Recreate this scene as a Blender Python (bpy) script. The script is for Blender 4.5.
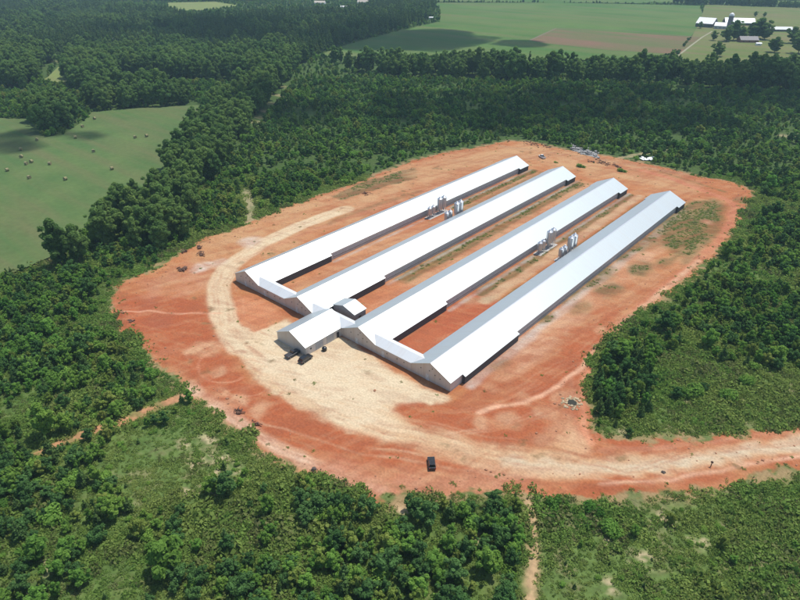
import bpy, bmesh, math, random
import numpy as np
from mathutils import Vector, Matrix
R_ = math.radians
random.seed(7); rng = np.random.default_rng(11)
scene = bpy.context.scene
for o in list(bpy.data.objects): bpy.data.objects.remove(o)
COL = scene.collection

# ------------------------------------------------------------------ camera
CAM = np.array([169.816, -109.876, 107.37]); YAW, PITCH, ROLL, FPX = -40.779, 30.277, 0.154, 609.959
Fh = np.array([math.sin(R_(YAW)), math.cos(R_(YAW)), 0.]); Rt = np.array([Fh[1], -Fh[0], 0.])
_c, _s = math.cos(R_(PITCH)), math.sin(R_(PITCH))
FW = Fh*_c + np.array([0, 0, -_s]); UP = Fh*_s + np.array([0, 0, _c])
_r = R_(ROLL)
def at(px, py, z=0.0):
    """where the sight line through a pixel of the 800x600 survey photo meets height z"""
    x, y = (px-400)/FPX, (300-py)/FPX
    x, y = x*math.cos(_r)-y*math.sin(_r), x*math.sin(_r)+y*math.cos(_r)
    d = FW + Rt*x + UP*y
    return CAM + d*((z-CAM[2])/d[2])
def proj(P):
    d = np.asarray(P, float)-CAM
    x, y, z = d@Rt, d@UP, d@FW
    x, y = x*math.cos(_r)+y*math.sin(_r), -x*math.sin(_r)+y*math.cos(_r)
    z = np.where(z < 1, 1, z)
    return 400+FPX*x/z, 300-FPX*y/z, d@FW
cam = bpy.data.cameras.new('camera'); co = bpy.data.objects.new('camera', cam); COL.objects.link(co)
cr, sr = math.cos(_r), math.sin(_r)
Rx = Rt*cr + UP*sr; Ux = UP*cr - Rt*sr
M = Matrix(((Rx[0], Ux[0], -FW[0], CAM[0]), (Rx[1], Ux[1], -FW[1], CAM[1]), (Rx[2], Ux[2], -FW[2], CAM[2]), (0, 0, 0, 1)))
co.matrix_world = M
cam.sensor_width = 36; cam.lens = FPX/800*36; cam.clip_start = 1; cam.clip_end = 20000
scene.camera = co

# ------------------------------------------------------------------ light
SUN = Vector((0.06, 0.36, 0.93)).normalized()
w = bpy.data.worlds.new('World'); scene.world = w; w.use_nodes = True
nt = w.node_tree; bg = nt.nodes['Background']
sky = nt.nodes.new('ShaderNodeTexSky'); sky.sky_type = 'NISHITA'; sky.sun_disc = False
sky.sun_elevation = math.asin(SUN.z); sky.sun_rotation = math.atan2(SUN.x, SUN.y)
nt.links.new(sky.outputs[0], bg.inputs[0]); bg.inputs[1].default_value = 0.15
sl = bpy.data.lights.new('sun', 'SUN'); sl.energy = 4.4; sl.angle = R_(0.5); sl.color = (1, .96, .90)
so = bpy.data.objects.new('sun', sl); so.rotation_euler = SUN.to_track_quat('Z', 'Y').to_euler(); so.location = (0, 0, 300); COL.objects.link(so)
scene.view_settings.view_transform = 'Standard'; scene.view_settings.look = 'None'
scene.view_settings.exposure = 0.0; scene.view_settings.gamma = 1; scene.view_settings.use_curve_mapping = False
scene.render.engine = 'CYCLES'
scene.cycles.max_bounces = 6; scene.cycles.transparent_max_bounces = 8; scene.cycles.volume_bounces = 0
scene.cycles.use_denoising = True

# ------------------------------------------------------------------ helpers
def tag(o, label=None, cat=None, group=None, kind=None):
    if label: o['label'] = label
    if cat: o['category'] = cat
    if group: o['group'] = group
    if kind: o['kind'] = kind
    return o
def empty(name, loc=(0, 0, 0), rz=0, s=1):
    o = bpy.data.objects.new(name, None); COL.objects.link(o); o.location = loc; o.rotation_euler = (0, 0, rz); o.scale = (s, s, s)
    o.empty_display_size = .1
    return o
def link(name, me, mat=None, parent=None):
    if mat is not None and len(me.materials) == 0: me.materials.append(mat)
    o = bpy.data.objects.new(name, me); COL.objects.link(o)
    if parent: o.parent = parent
    return o
class MB:
    def __init__(s): s.v = []; s.f = []
    def add(s, vs, fs):
        n = len(s.v); s.v += [tuple(map(float, p)) for p in vs]; s.f += [tuple(n+i for i in f) for f in fs]; return s
    def box(s, x0, x1, y0, y1, z0, z1):
        return s.add([(x0,y0,z0),(x1,y0,z0),(x1,y1,z0),(x0,y1,z0),(x0,y0,z1),(x1,y0,z1),(x1,y1,z1),(x0,y1,z1)],
                     [(0,3,2,1),(4,5,6,7),(0,1,5,4),(1,2,6,5),(2,3,7,6),(3,0,4,7)])
    def prism(s, poly, a0, a1, axis='y'):
        """poly in the plane across the axis, extruded from a0 to a1"""
        n = len(poly)
        if axis == 'y': P = [(p[0], a0, p[1]) for p in poly]+[(p[0], a1, p[1]) for p in poly]
        elif axis == 'x': P = [(a0, p[0], p[1]) for p in poly]+[(a1, p[0], p[1]) for p in poly]
        else: P = [(p[0], p[1], a0) for p in poly]+[(p[0], p[1], a1) for p in poly]
        return s.add(P, [tuple(range(n)), tuple(range(2*n-1, n-1, -1))]+[(i, (i+1) % n, n+(i+1) % n, n+i) for i in range(n)])
    def tube(s, a, b, r0, r1=None, n=8):
        r1 = r0 if r1 is None else r1
        a, b = Vector(a), Vector(b); d = (b-a).normalized(); u = d.orthogonal().normalized(); v = d.cross(u)
        P = []
        for c, r in ((a, r0), (b, r1)):
            for i in range(n):
                t = 2*math.pi*i/n; P.append(c+u*math.cos(t)*r+v*math.sin(t)*r)
        return s.add(P, [(i, (i+1) % n, n+(i+1) % n, n+i) for i in range(n)]+[tuple(range(n-1, -1, -1)), tuple(range(n, 2*n))])
    def lathe(s, prof, n=16, c=(0, 0)):
        P = []; F = []
        for r, z in prof:
            for i in range(n):
                t = 2*math.pi*i/n; P.append((c[0]+math.cos(t)*r, c[1]+math.sin(t)*r, z))
        for k in range(len(prof)-1):
            for i in range(n): F.append((k*n+i, k*n+(i+1) % n, (k+1)*n+(i+1) % n, (k+1)*n+i))
        return s.add(P, F)
    def lump(s, c, r, seed=0, sub=2, amp=.25, sz=(1, 1, 1)):
        bm = bmesh.new(); bmesh.ops.create_icosphere(bm, subdivisions=sub, radius=1)
        rr = random.Random(seed)
        ph = [rr.uniform(0, 6.28) for _ in range(6)]
        P = []
        for q in bm.verts:
            p = q.co; k = 1+amp*(math.sin(3*p.x+ph[0])*math.cos(4*p.y+ph[1])+.6*math.sin(6*p.z+ph[2]+5*p.x))+rr.uniform(-amp, amp)*.4
            P.append((c[0]+p.x*r*k*sz[0], c[1]+p.y*r*k*sz[1], c[2]+p.z*r*k*sz[2]))
        F = [tuple(q.index for q in f.verts) for f in bm.faces]; bm.free()
        return s.add(P, F)
    def mesh(s, name, mat=None, smooth=False, fix=True):
        me = bpy.data.meshes.new(name); me.from_pydata(s.v, [], s.f)
        if fix:
            bm = bmesh.new(); bm.from_mesh(me); bmesh.ops.recalc_face_normals(bm, faces=bm.faces); bm.to_mesh(me); bm.free()
        if mat: me.materials.append(mat)
        if smooth: me.polygons.foreach_set('use_smooth', [True]*len(me.polygons))
        return me
    def build(s, name, mat, parent=None, smooth=False):
        return link(name, s.mesh(name, mat, smooth), None, parent)
def copy_tree(o, parent=None, label=None):
    c = o.copy(); COL.objects.link(c); c.parent = parent
    if label: c['label'] = label
    for ch in o.children: copy_tree(ch, c)
    return c

# numpy value noise
_G = rng.random((256, 256))
def vn(x, y):
    xi = np.floor(x).astype(int); yi = np.floor(y).astype(int); fx = x-xi; fy = y-yi
    fx = fx*fx*(3-2*fx); fy = fy*fy*(3-2*fy)
    g = lambda a, b: _G[a % 256, b % 256]
    return (g(xi, yi)*(1-fx)+g(xi+1, yi)*fx)*(1-fy)+(g(xi, yi+1)*(1-fx)+g(xi+1, yi+1)*fx)*fy
def fbm(x, y, sc, oct=4, off=0.0):
    t = 0; a = .5; n = 0
    for k in range(oct):
        t = t+a*vn(x/sc*2**k+off+17.3*k, y/sc*2**k+off*1.7+9.1*k); n += a; a *= .5
    return t/n
def seg_dist(X, Y, pts):
    d = np.full(X.shape, 1e9)
    for (x0, y0), (x1, y1) in zip(pts[:-1], pts[1:]):
        dx, dy = x1-x0, y1-y0; L = dx*dx+dy*dy+1e-9
        t = np.clip(((X-x0)*dx+(Y-y0)*dy)/L, 0, 1)
        d = np.minimum(d, np.hypot(X-x0-t*dx, Y-y0-t*dy))
    return d
def inside(X, Y, pts):
    r = np.zeros(np.shape(X), bool); n = len(pts)
    for i in range(n):
        x0, y0 = pts[i]; x1, y1 = pts[(i+1) % n]
        if y0 == y1: continue
        c = ((y0 > Y) != (y1 > Y)) & (X < (x1-x0)*(Y-y0)/(y1-y0)+x0)
        r ^= c
    return r
def sdist(X, Y, pts):   # >0 inside
    d = seg_dist(X, Y, list(pts)+[pts[0]])
    return np.where(inside(X, Y, pts), d, -d)
def W(pl): return [tuple(at(*p)[:2]) for p in pl]
def sm(a, b, x): t = np.clip((x-a)/(b-a), 0, 1); return t*t*(3-2*t)

# ------------------------------------------------------------------ materials
def mat(name, col, rough=.8, metal=0, var=.15, scale=3., bump=0., spec=.3, attr=None, coord='Object'):
    m = bpy.data.materials.new(name); m.use_nodes = True; t = m.node_tree; b = t.nodes['Principled BSDF']
    b.inputs['Roughness'].default_value = rough; b.inputs['Metallic'].default_value = metal
    b.inputs['Specular IOR Level'].default_value = spec
    tc = t.nodes.new('ShaderNodeTexCoord'); n = t.nodes.new('ShaderNodeTexNoise'); n.inputs['Scale'].default_value = scale; n.inputs['Detail'].default_value = 5
    t.links.new(tc.outputs[coord], n.inputs['Vector'])
    mr = t.nodes.new('ShaderNodeMapRange'); mr.inputs[1].default_value = .3; mr.inputs[2].default_value = .7
    mr.inputs[3].default_value = 1-var; mr.inputs[4].default_value = 1+var; t.links.new(n.outputs[0], mr.inputs[0])
    mx = t.nodes.new('ShaderNodeVectorMath'); mx.operation = 'SCALE'; t.links.new(mr.outputs[0], mx.inputs['Scale'])
    if attr:
        a = t.nodes.new('ShaderNodeAttribute'); a.attribute_name = attr; t.links.new(a.outputs['Color'], mx.inputs[0])
    else: mx.inputs[0].default_value = col[:3]
    t.links.new(mx.outputs[0], b.inputs['Base Color'])
    if bump:
        bp = t.nodes.new('ShaderNodeBump'); bp.inputs['Strength'].default_value = bump; bp.inputs['Distance'].default_value = .2
        t.links.new(n.outputs[0], bp.inputs['Height']); t.links.new(bp.outputs[0], b.inputs['Normal'])
    m['n'] = 1
    return m
def ribbed(name, col, rough, metal, axis, pitch, strength=.4, var=.08, dirt=(.45, .33, .22), dirta=.12):
    """sheet metal with ribs across the given axis and a little dust in streaks"""
    m = bpy.data.materials.new(name); m.use_nodes = True; t = m.node_tree; b = t.nodes['Principled BSDF']; L = t.links.new
    b.inputs['Roughness'].default_value = rough; b.inputs['Metallic'].default_value = metal
    tc = t.nodes.new('ShaderNodeTexCoord'); wv = t.nodes.new('ShaderNodeTexWave'); wv.bands_direction = axis; wv.inputs['Scale'].default_value = 1/(pitch*3.18)*.5*3.14159
    L(tc.outputs['Object'], wv.inputs['Vector'])
    bp = t.nodes.new('ShaderNodeBump'); bp.inputs['Strength'].default_value = strength; bp.inputs['Distance'].default_value = .02
    L(wv.outputs[1], bp.inputs['Height']); L(bp.outputs[0], b.inputs['Normal'])
    mp = t.nodes.new('ShaderNodeMapping'); mp.inputs['Scale'].default_value = (.05, .9, .1) if axis == 'Y' else (.9, .05, .1)
    L(tc.outputs['Object'], mp.inputs[0])
    n = t.nodes.new('ShaderNodeTexNoise'); n.inputs['Scale'].default_value = 1.2; n.inputs['Detail'].default_value = 4; L(mp.outputs[0], n.inputs['Vector'])
    mr = t.nodes.new('ShaderNodeMapRange'); mr.inputs[1].default_value = .45; mr.inputs[2].default_value = .75; mr.inputs[3].default_value = 0; mr.inputs[4].default_value = dirta
    L(n.outputs[0], mr.inputs[0])
    mx = t.nodes.new('ShaderNodeMixRGB'); mx.inputs[1].default_value = (*col, 1); mx.inputs[2].default_value = (*dirt, 1); L(mr.outputs[0], mx.inputs[0]); L(mx.outputs[0], b.inputs['Base Color'])
    return m
def leafmat(name, c0, c1, trans=.42, hue=(.17, .25, .05)):
    m = bpy.data.materials.new(name); m.use_nodes = True; t = m.node_tree; L = t.links.new
    t.nodes.remove(t.nodes['Principled BSDF'])
    oi = t.nodes.new('ShaderNodeObjectInfo'); a = t.nodes.new('ShaderNodeAttribute'); a.attribute_name = 'tone'
    ad = t.nodes.new('ShaderNodeMath'); ad.operation = 'MULTIPLY_ADD'; ad.inputs[1].default_value = .75; L(oi.outputs['Random'], ad.inputs[0])
    m2 = t.nodes.new('ShaderNodeMath'); m2.operation = 'MULTIPLY_ADD'; m2.inputs[1].default_value = .7; m2.inputs[2].default_value = -.25; L(a.outputs['Fac'], m2.inputs[0]); L(m2.outputs[0], ad.inputs[2])
    mx = t.nodes.new('ShaderNodeMixRGB'); mx.use_clamp = True; mx.inputs[1].default_value = (*c0, 1); mx.inputs[2].default_value = (*c1, 1); L(ad.outputs[0], mx.inputs[0])
    ad.use_clamp = True
    ge = t.nodes.new('ShaderNodeNewGeometry'); nz = t.nodes.new('ShaderNodeTexNoise'); nz.inputs['Scale'].default_value = .035; nz.inputs['Detail'].default_value = 4; L(ge.outputs['Position'], nz.inputs['Vector'])
    m3 = t.nodes.new('ShaderNodeMapRange'); m3.inputs[1].default_value = .38; m3.inputs[2].default_value = .64; m3.inputs[3].default_value = 0; m3.inputs[4].default_value = .6; L(nz.outputs[0], m3.inputs[0])
    wr = t.nodes.new('ShaderNodeMath'); wr.operation = 'MULTIPLY'; wr.inputs[1].default_value = 7.3; L(oi.outputs['Random'], wr.inputs[0]); w2 = t.nodes.new('ShaderNodeMath'); w2.operation = 'FRACT'; L(wr.outputs[0], w2.inputs[0])
    w3 = t.nodes.new('ShaderNodeMath'); w3.operation = 'MULTIPLY_ADD'; w3.inputs[1].default_value = .35; L(w2.outputs[0], w3.inputs[0]); L(m3.outputs[0], w3.inputs[2]); w3.use_clamp = True
    warm = t.nodes.new('ShaderNodeMixRGB'); warm.inputs[2].default_value = (*hue, 1); L(mx.outputs[0], warm.inputs[1]); L(w3.outputs[0], warm.inputs[0]); mx = warm
    d = t.nodes.new('ShaderNodeBsdfDiffuse'); tr = t.nodes.new('ShaderNodeBsdfTranslucent'); L(mx.outputs[0], d.inputs[0]); L(mx.outputs[0], tr.inputs[0])
    ms = t.nodes.new('ShaderNodeMixShader'); ms.inputs[0].default_value = trans; L(d.outputs[0], ms.inputs[1]); L(tr.outputs[0], ms.inputs[2])
    L(ms.outputs[0], t.nodes['Material Output'].inputs[0])
    return m
M_leaf = leafmat('young_leaf', (.060, .172, .030), (.205, .430, .078), .5, (.28, .42, .08))
M_leafy = leafmat('sweetgum_leaf', (.10, .19, .03), (.27, .41, .075), .48, (.36, .40, .10))
M_leafd = leafmat('oak_leaf', (.035, .100, .028), (.110, .240, .065), .4, (.13, .24, .07))
M_tall = leafmat('hardwood_leaf', (.070, .160, .045), (.190, .335, .092), .5, (.22, .32, .085))
M_pine = leafmat('pine_needle', (.045, .115, .036), (.120, .220, .065), .35, (.15, .22, .06))
M_weed = leafmat('weed_leaf', (.095, .215, .038), (.220, .365, .075), .48, (.31, .37, .10))
M_weed2 = leafmat('dry_weed', (.13, .15, .055), (.25, .24, .11))
M_bark = mat('bark', (.13, .10, .07), .9, var=.3, scale=4)
M_roof = ribbed('galvalume_roof', (.50, .545, .545), .50, .68, 'Y', .9, .25)
M_roofx = ribbed('galvalume_roof_cross', (.66, .68, .68), .6, .3, 'X', .9, .25)
M_roofs = ribbed('painted_side_roof', (.80, .80, .80), .5, .2, 'Y', .9, .2)
M_wall = ribbed('tan_metal_wall', (.56, .49, .43), .55, .05, 'X', .5, .4, dirta=.5)
M_wally = ribbed('tan_metal_side_wall', (.60, .58, .55), .55, .1, 'Y', .5, .4, dirta=.3)
M_curt = mat('grey_curtain', (.42, .43, .43), .6, var=.1, scale=1)
M_conc = mat('concrete', (.42, .40, .37), .85, var=.15, scale=2)
M_black = mat('black_pad', (.075, .075, .078), .7, var=.3, scale=2)
M_trim = mat('galvanised_trim', (.62, .63, .64), .4, .6, var=.08)
M_galv = ribbed('corrugated_galvanised', (.62, .64, .66), .32, .75, 'Z', .35, .5, dirta=.1)
M_dark = mat('dark_steel', (.06, .06, .065), .5, .3)
M_glass = mat('dark_glass', (.015, .018, .022), .08, 0, var=.02, spec=.8)
M_tyre = mat('tyre', (.02, .02, .02), .9)
M_rim = mat('rim', (.35, .35, .36), .35, .8)

# ------------------------------------------------------------------ ground colour painting
RED = (.335, .092, .037); ORG = (.385, .150, .060); TAN = (.440, .255, .125); PALE = (.575, .465, .300); PINK = (.430, .200, .118)
WEED = (.075, .090, .028); OLIVE = (.125, .105, .045); GRAV = (.40, .37, .33); DARKR = (.28, .09, .05); SAND = (.52, .33, .19)
YARD_PX = [(113,296),(119,284),(135,277),(152,270),(168,260),(180,252),(194,245),(208,236),(228,232),(246,224),(262,219),(280,209),(300,203),(317,196),(345,187),(362,181),(376,174),(391,170),(402,165),(415,160),(432,156),(450,152),(468,149),(488,145),(510,141),(532,142),(556,148),(585,153),(612,157),(640,162),(668,169),(700,177),(722,180),(742,186),(756,192),(748,204),(740,218),(735,229),(725,240),(704,264),(680,286),(656,302),(638,314),(620,329),(602,344),(591,362),(587,385),(587,413),(591,434),(610,439),(632,444),(650,442),(668,438),(704,438),(728,434),(768,430),(800,426),(860,414),(960,396),(1010,402),(960,432),(860,456),(800,470),(760,475),(728,484),(688,490),(640,495),(600,497),(560,496),(520,491),(500,488),(478,490),(452,494),(430,495),(412,498),(390,501),(370,499),(354,491),(338,485),(320,478),(300,470),(282,460),(262,447),(244,434),(230,426),(214,415),(200,403),(190,395),(180,384),(160,365),(143,350),(130,338),(121,328),(114,312)]
YARD = W(YARD_PX)
XR = [2.13+28.04*i for i in range(4)]
def paint(X, Y):
    n1 = fbm(X, Y, 14, 5); n2 = fbm(X, Y, 5, 4, 31.); n3 = fbm(X, Y, 45, 3, 77.); n4 = fbm(X, Y, 1.8, 3, 5.)
    wx = (fbm(X, Y, 9, 4, 3.)-.5)*7; wy = (fbm(X, Y, 9, 4, 55.)-.5)*7
    Xw, Yw = X+wx*.7, Y+wy*.7; wf = (fbm(X, Y, 3, 4, 33.)-.5)*1.6
    C = np.empty(X.shape+(3,)); C[:] = ORG
    def mixc(k, col):
        k = np.clip(k, 0, 1)[..., None]; C[:] = C*(1-k)+np.array(col)*k
    mixc(sm(.46, .66, n1)*.6, TAN); mixc(sm(.48, .62, n3)*.6, RED)
    def poly(px, col, s=1., soft=2., brk=.0, world=False, wp=.6):
        P = px if world else W(px)
        d = sdist(X+wx*wp+wf*1.6, Y+wy*wp-wf*1.6, P); mixc(sm(-soft, soft, d)*s*(1-brk*sm(.40, .62, n2)), col)
    def stroke(px, wd, col, s=1., soft=1.5, brk=.3, world=False, raw=False):
        P = px if world else W(px)
        d = seg_dist(X if raw else X+wx*.35, Y if raw else Y+wy*.35, P); mixc(sm(wd/2+soft, wd/2-soft, d)*s*(1-brk*sm(.38, .62, n2)), col)
    def blob(px, py, r, col, s=.7, asp=1.):
        c = at(px, py); d = np.hypot(Xw-c[0], (Yw-c[1])*asp); mixc(sm(r*1.2, r*.4, d)*s*(1-.5*sm(.4, .62, n2)), col)
    # broad reds
    poly([(118,298),(150,292),(208,302),(214,340),(242,378),(262,398),(240,420),(195,387),(150,352),(116,318)], RED, .97, 2.5, .12)
    poly([(190,380),(240,372),(262,392),(300,413),(350,433),(430,455),(520,480),(420,474),(340,470),(290,448),(235,418)], RED, .97, 2, .10)
    poly([(388,408),(405,398),(452,402),(500,360),(560,322),(630,300),(604,345),(586,380),(588,440),(520,452),(440,438),(405,426)], RED, .97, 2, .12)
    poly([(500,350),(560,300),(620,262),(650,250),(660,285),(610,318),(570,345),(530,360)], RED, .75, 5, .5)
    poly([(234,296),(262,302),(282,318),(262,332),(240,334),(228,318),(226,302)], (.47, .19, .09), .95, 1.5, .15)
    poly([(140,282),(190,262),(215,268),(205,296),(150,300)], PINK, .55, 4, .6)
    poly([(190,255),(250,226),(330,196),(420,166),(520,145),(600,154),(700,180),(690,196),(600,178),(540,166),(430,190),(330,226),(262,262),(215,275)], TAN, .75, 6, .5)
    poly([(520,330),(560,300),(620,258),(670,232),(700,245),(640,300),(590,330),(540,345)], TAN, .6, 6, .75)
    poly([(460,404),(520,352),(560,340),(560,352),(520,380),(480,402)], TAN, .5, 4, .8)
    # pale yard and the road that leaves to the right
    poly([(222,318),(255,330),(285,322),(345,338),(392,372),(448,398),(425,404),(396,400),(392,408),(402,420),(430,440),(380,438),(340,428),(300,412),(262,386),(238,356)], PALE, .97, 1.2, .06, False, .4)
    poly([(398,412),(412,424),(470,440),(530,452),(600,456),(700,449),(800,436),(900,416),(1000,398),(1010,418),(900,440),(800,456),(720,467),(640,476),(560,481),(500,475),(450,462),(400,446),(350,430)], (.52, .36, .21), .92, 1.6, .25, False, .3)
    poly([(500,456),(560,462),(640,462),(720,452),(800,440),(900,420),(1000,402),(1010,414),(900,434),(800,452),(720,463),(640,472),(560,475),(505,468)], (.50, .41, .28), .9, 1.4, .2, False, .3)
    poly([(300,392),(360,412),(420,434),(480,450),(470,456),(410,444),(350,428),(300,408)], PALE, .6, 2, .6, False, .4)
    stroke([(345,209),(300,226),(265,243),(243,256),(228,268),(219,284),(219,304),(226,326),(240,348)], 8.0, PALE, .97, 1.0, .08)
    stroke([(570,168),(540,158),(500,157),(450,170),(400,187),(345,209)], 8, TAN, .7, 3, .4)
    stroke([(240,262),(300,236),(360,214),(430,190),(500,166)], 4, (.46, .22, .12), .6, 2, .5)
    stroke([(205,245),(280,216),(340,194),(400,170),(450,156),(500,146)], 5, TAN, .6, 3, .4)
    stroke([(250,232),(330,206),(400,180)], 3, RED, .4, 2, .5)
    poly([(330,197),(358,184),(396,172),(416,168),(420,178),(380,188),(345,200)], OLIVE, .95, .9, .22)
    stroke([(420,174),(470,158),(520,150)], 14, TAN, .8, 6, .2)
    stroke([(420,192),(380,204),(345,216),(330,224)], 3, OLIVE, .6, 1.5, .4)
    # lower rim of pale spoil and pink washes
    stroke([(186,386),(210,404),(245,428),(275,447),(310,465),(345,480),(380,488)], 3.6, (.60, .42, .29), .9, 1.5, .4)
    stroke([(330,470),(380,484),(430,486),(480,482),(520,485)], 8, PINK, .8, 3, .3)
    stroke([(520,487),(600,490),(680,482),(740,471),(800,464),(900,440)], 4.5, RED, .75, 2, .5)
    stroke([(600,486),(680,478),(740,467),(800,458),(900,436)], 1.0, (.66, .42, .28), .7, .6, .4)
    stroke([(592,437),(640,448),(700,441),(770,433),(860,417)], 5, RED, .8, 2, .4)
    stroke([(600,449),(660,447),(720,441),(800,431)], 1.6, PINK, .6, 1, .4)
    stroke([(290,402),(330,424),(380,440),(440,454),(500,465)], 1.6, RED, .6, 1.2, .5)
    stroke([(256,372),(290,396),(325,412)], 3, TAN, .6, 2, .5)
    for px, py, r in ((205,350,5),(215,345,3),(196,354,3),(215,372,3),(190,402,0.1),(545,410,4),(560,432,5),(540,443,4),(480,420,3),(520,398,3),(575,440,4),(490,388,3),(500,376,4),(512,352,5),(530,345,5),(545,330,4),(570,400,4.5),(560,415,4),(600,330,3),(235,405,4),(262,410,3),(505,420,4),(570,445,5),(220,395,2.5)):
        blob(px, py, r, SAND, .6, 1.0)
    for px, py, r in ((252,242,6),(210,266,5),(200,270,4),(220,262,4)): blob(px, py, r, (.52, .44, .36), .7)
    for px, py, r in ((160,321,6),(148,306,4),(400,305,5),(240,352,2)): blob(px, py, r, DARKR, .5)
    stroke([(122,313),(150,311),(185,314),(220,313)], .9, (.62, .35, .22), .7, .5, .3)
    stroke([(478,412),(497,406),(520,402),(545,394),(562,385),(578,372),(590,356),(606,340)], 1.5, (.64, .38, .24), .85, .7, .2)
    stroke([(588,372),(584,400),(584,430),(590,442)], 2.2, (.56, .25, .14), .8, 1, .3)
    stroke([(574,380),(572,405),(577,440)], 1.2, PINK, .5, .8, .5)
    for k in range(7):      # washed ruts and tyre loops
        a = at(200+8*k, 352+5*k); P = [(a[0]+(6+k)*math.cos(t), a[1]+(5+k*.7)*math.sin(t)) for t in np.linspace(k, k+3.4, 14)]
        stroke(P, .45, (.60, .33, .20) if k % 2 else (.36, .12, .06), .45, .35, .3, True)
    rr = np.random.default_rng(3)
    for base, spread, cnt in (([(345,209),(300,226),(265,243),(243,256),(228,268),(219,284),(219,304),(226,326),(244,350),(300,392),(380,427),(470,450),(540,461),(620,467),(700,459),(800,446),(900,427)], 6, 9),
                              ([(190,380),(215,402),(255,426),(300,444),(360,461),(430,474),(500,480),(600,484),(700,474),(800,460)], 9, 9),
                              ([(240,262),(300,236),(360,212),(430,186),(500,160),(560,158),(640,172),(720,197)], 9, 8),
                              ([(724,200),(730,222),(700,262),(660,294),(612,334),(590,366),(586,400),(590,440)], 4, 6),
                              ([(262,372),(300,356),(350,372),(400,412),(470,440)], 9, 3), ([(455,398),(500,378),(560,340),(620,290),(680,246)], 12, 8), ([(440,430),(500,420),(560,400),(590,370)], 10, 5)):
        B = W(base)
        for q in range(cnt):
            off = rr.normal()*spread*.5; P = []
            for i_, (bx, by) in enumerate(B):
                a = B[max(i_-1, 0)]; b = B[min(i_+1, len(B)-1)]; dx, dy = b[0]-a[0], b[1]-a[1]; l = math.hypot(dx, dy); o2 = off+rr.normal()*.9
                P.append((bx-dy/l*o2, by+dx/l*o2))
            i0 = rr.integers(0, max(1, len(P)//2)); P = P[i0:i0+rr.integers(3, len(P)+1)]
            if len(P) < 2: continue
            c_ = [(.30, .11, .055), (.52, .33, .20), (.33, .12, .06), (.48, .26, .15)][rr.integers(4)]
            for g_ in (0, 1.7):
                stroke([(x+g_, y+g_*.3) for x, y in P], .5, c_, rr.uniform(.2, .5), .45, .6, True)
    poly([(262,340),(285,322),(345,340),(392,374),(440,398),(395,402),(388,412),(400,428),(350,420),(300,400),(262,374)], (.575, .47, .315), .75, 3, .0, False, .5)
    # yards between the sheds
    hx = XR
    stroke([(12, 6), (12, 90)], 5, (.48, .22, .11), .6, 2, .5, True); stroke([(17, 8), (17, 180)], 6, (.44, .23, .12), .7, 2, .3, True)
    stroke([(hx[0]+10.5, 112), (hx[0]+10.5, 184)], 4.5, WEED, .95, .9, .22, True)
    stroke([(hx[0]+15.5, 108), (hx[0]+15.5, 184)], 3, OLIVE, .6, 1, .4, True)
    stroke([(21.5, 5), (21.5, 90)], 3, (.5, .34, .24), .6, 1, .4, True)
    stroke([(hx[1]+9.8, 40), (hx[1]+9.8, 182)], 3.8, WEED, .95, .9, .22, True); stroke([(hx[1]+12.8, 40), (hx[1]+12.8, 182)], 2.2, OLIVE, .95, .9, .22, True)
    stroke([(hx[1]+16.5, 14), (hx[1]+16.5, 184)], 5, (.46, .25, .135), .85, 1.5, .2, True)
    poly([(38, 6), (50, 14), (50, 40), (38, 40)], (.46, .18, .085), .7, 2, .2, True)
    poly([(66, 5.9), (79, 5.9), (79, 52), (66, 52)], (.36, .095, .042), .97, 1.5, .12, True)
    stroke([(hx[2]+10.2, 52), (hx[2]+10.2, 182)], 4.5, OLIVE, .95, .9, .22, True)
    stroke([(hx[2]+14.5, 48), (hx[2]+14.5, 184)], 4, (.46, .32, .19), .85, 1, .2, True)
    stroke([(hx[3]-9, 52), (hx[3]-9, 182)], 2.6, WEED, .9, .8, .3, True)
    stroke([(hx[2]+10, 44), (hx[2]+16, 52)], 4, (.40, .33, .2), .7, 1.5, .5, True)
    for i in range(4): stroke([(hx[i]+8.9, 35), (hx[i]+8.9, 184)], 1.6, GRAV, .6, .5, .4, True, True)
    stroke([(hx[3]+9.6, 6), (hx[3]+9.6, 184)], 3.4, (.47, .40, .34), .8, 1, .3, True)
    stroke([(hx[3]+14, 20), (hx[3]+14, 180)], 7, (.52, .30, .18), .7, 2, .6, True)
    # weeds and broken ground right of the last shed
    for px, py, r in ((690,262,4),(640,268,5),(610,290,5),(580,308,4),(500,366,3),(740,200,4),(620,256,5),(634,246,6),(600,272,6),(588,284,4),(570,292,4),(652,240,7),(560,300,3),(545,318,3),(665,262,4),(655,228,5)): blob(px, py, r, OLIVE, .95, .6)
    poly([(662,216),(690,202),(716,199),(727,212),(714,238),(696,256),(672,258),(660,240)], (.075, .095, .03), .95, 3, .25)
    blob(706, 222, 4, PINK, .8)
    stroke([(756,192),(742,190),(700,181),(660,175),(620,172)], 6, RED, .5, 3, .7)
    stroke([(640,170),(680,182),(720,197),(736,206),(732,222),(716,246),(690,270),(650,300),(620,330)], 4.0, (.44, .17, .09), .9, 1.0, .15)
    stroke([(700,262),(670,286),(640,310),(612,336)], 1.8, (.58, .38, .24), .8, .8, .35)
    stroke([(660,172),(700,184),(724,192)], 2.2, WEED, .7, 1.2, .5)
    stroke([(560,158),(620,176),(660,184)], 5, TAN, .6, 2, .5)
    stroke([(500,146),(560,154),(620,163),(690,176)], 3, (.30, .17, .10), .6, 2, .6)
    # scattered seedlings of weed on the whole yard
    mixc(sm(.66, .74, n2)*sm(.55, .7, fbm(X, Y, 30, 2, 12.))*sm(.48, .60, n4)*.6, OLIVE)
    mixc(sm(.58, .80, n4)*.20*sm(.40, .22, C[..., 1]), (.22, .09, .045)); mixc(sm(.42, .18, n4)*.14, TAN)
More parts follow.
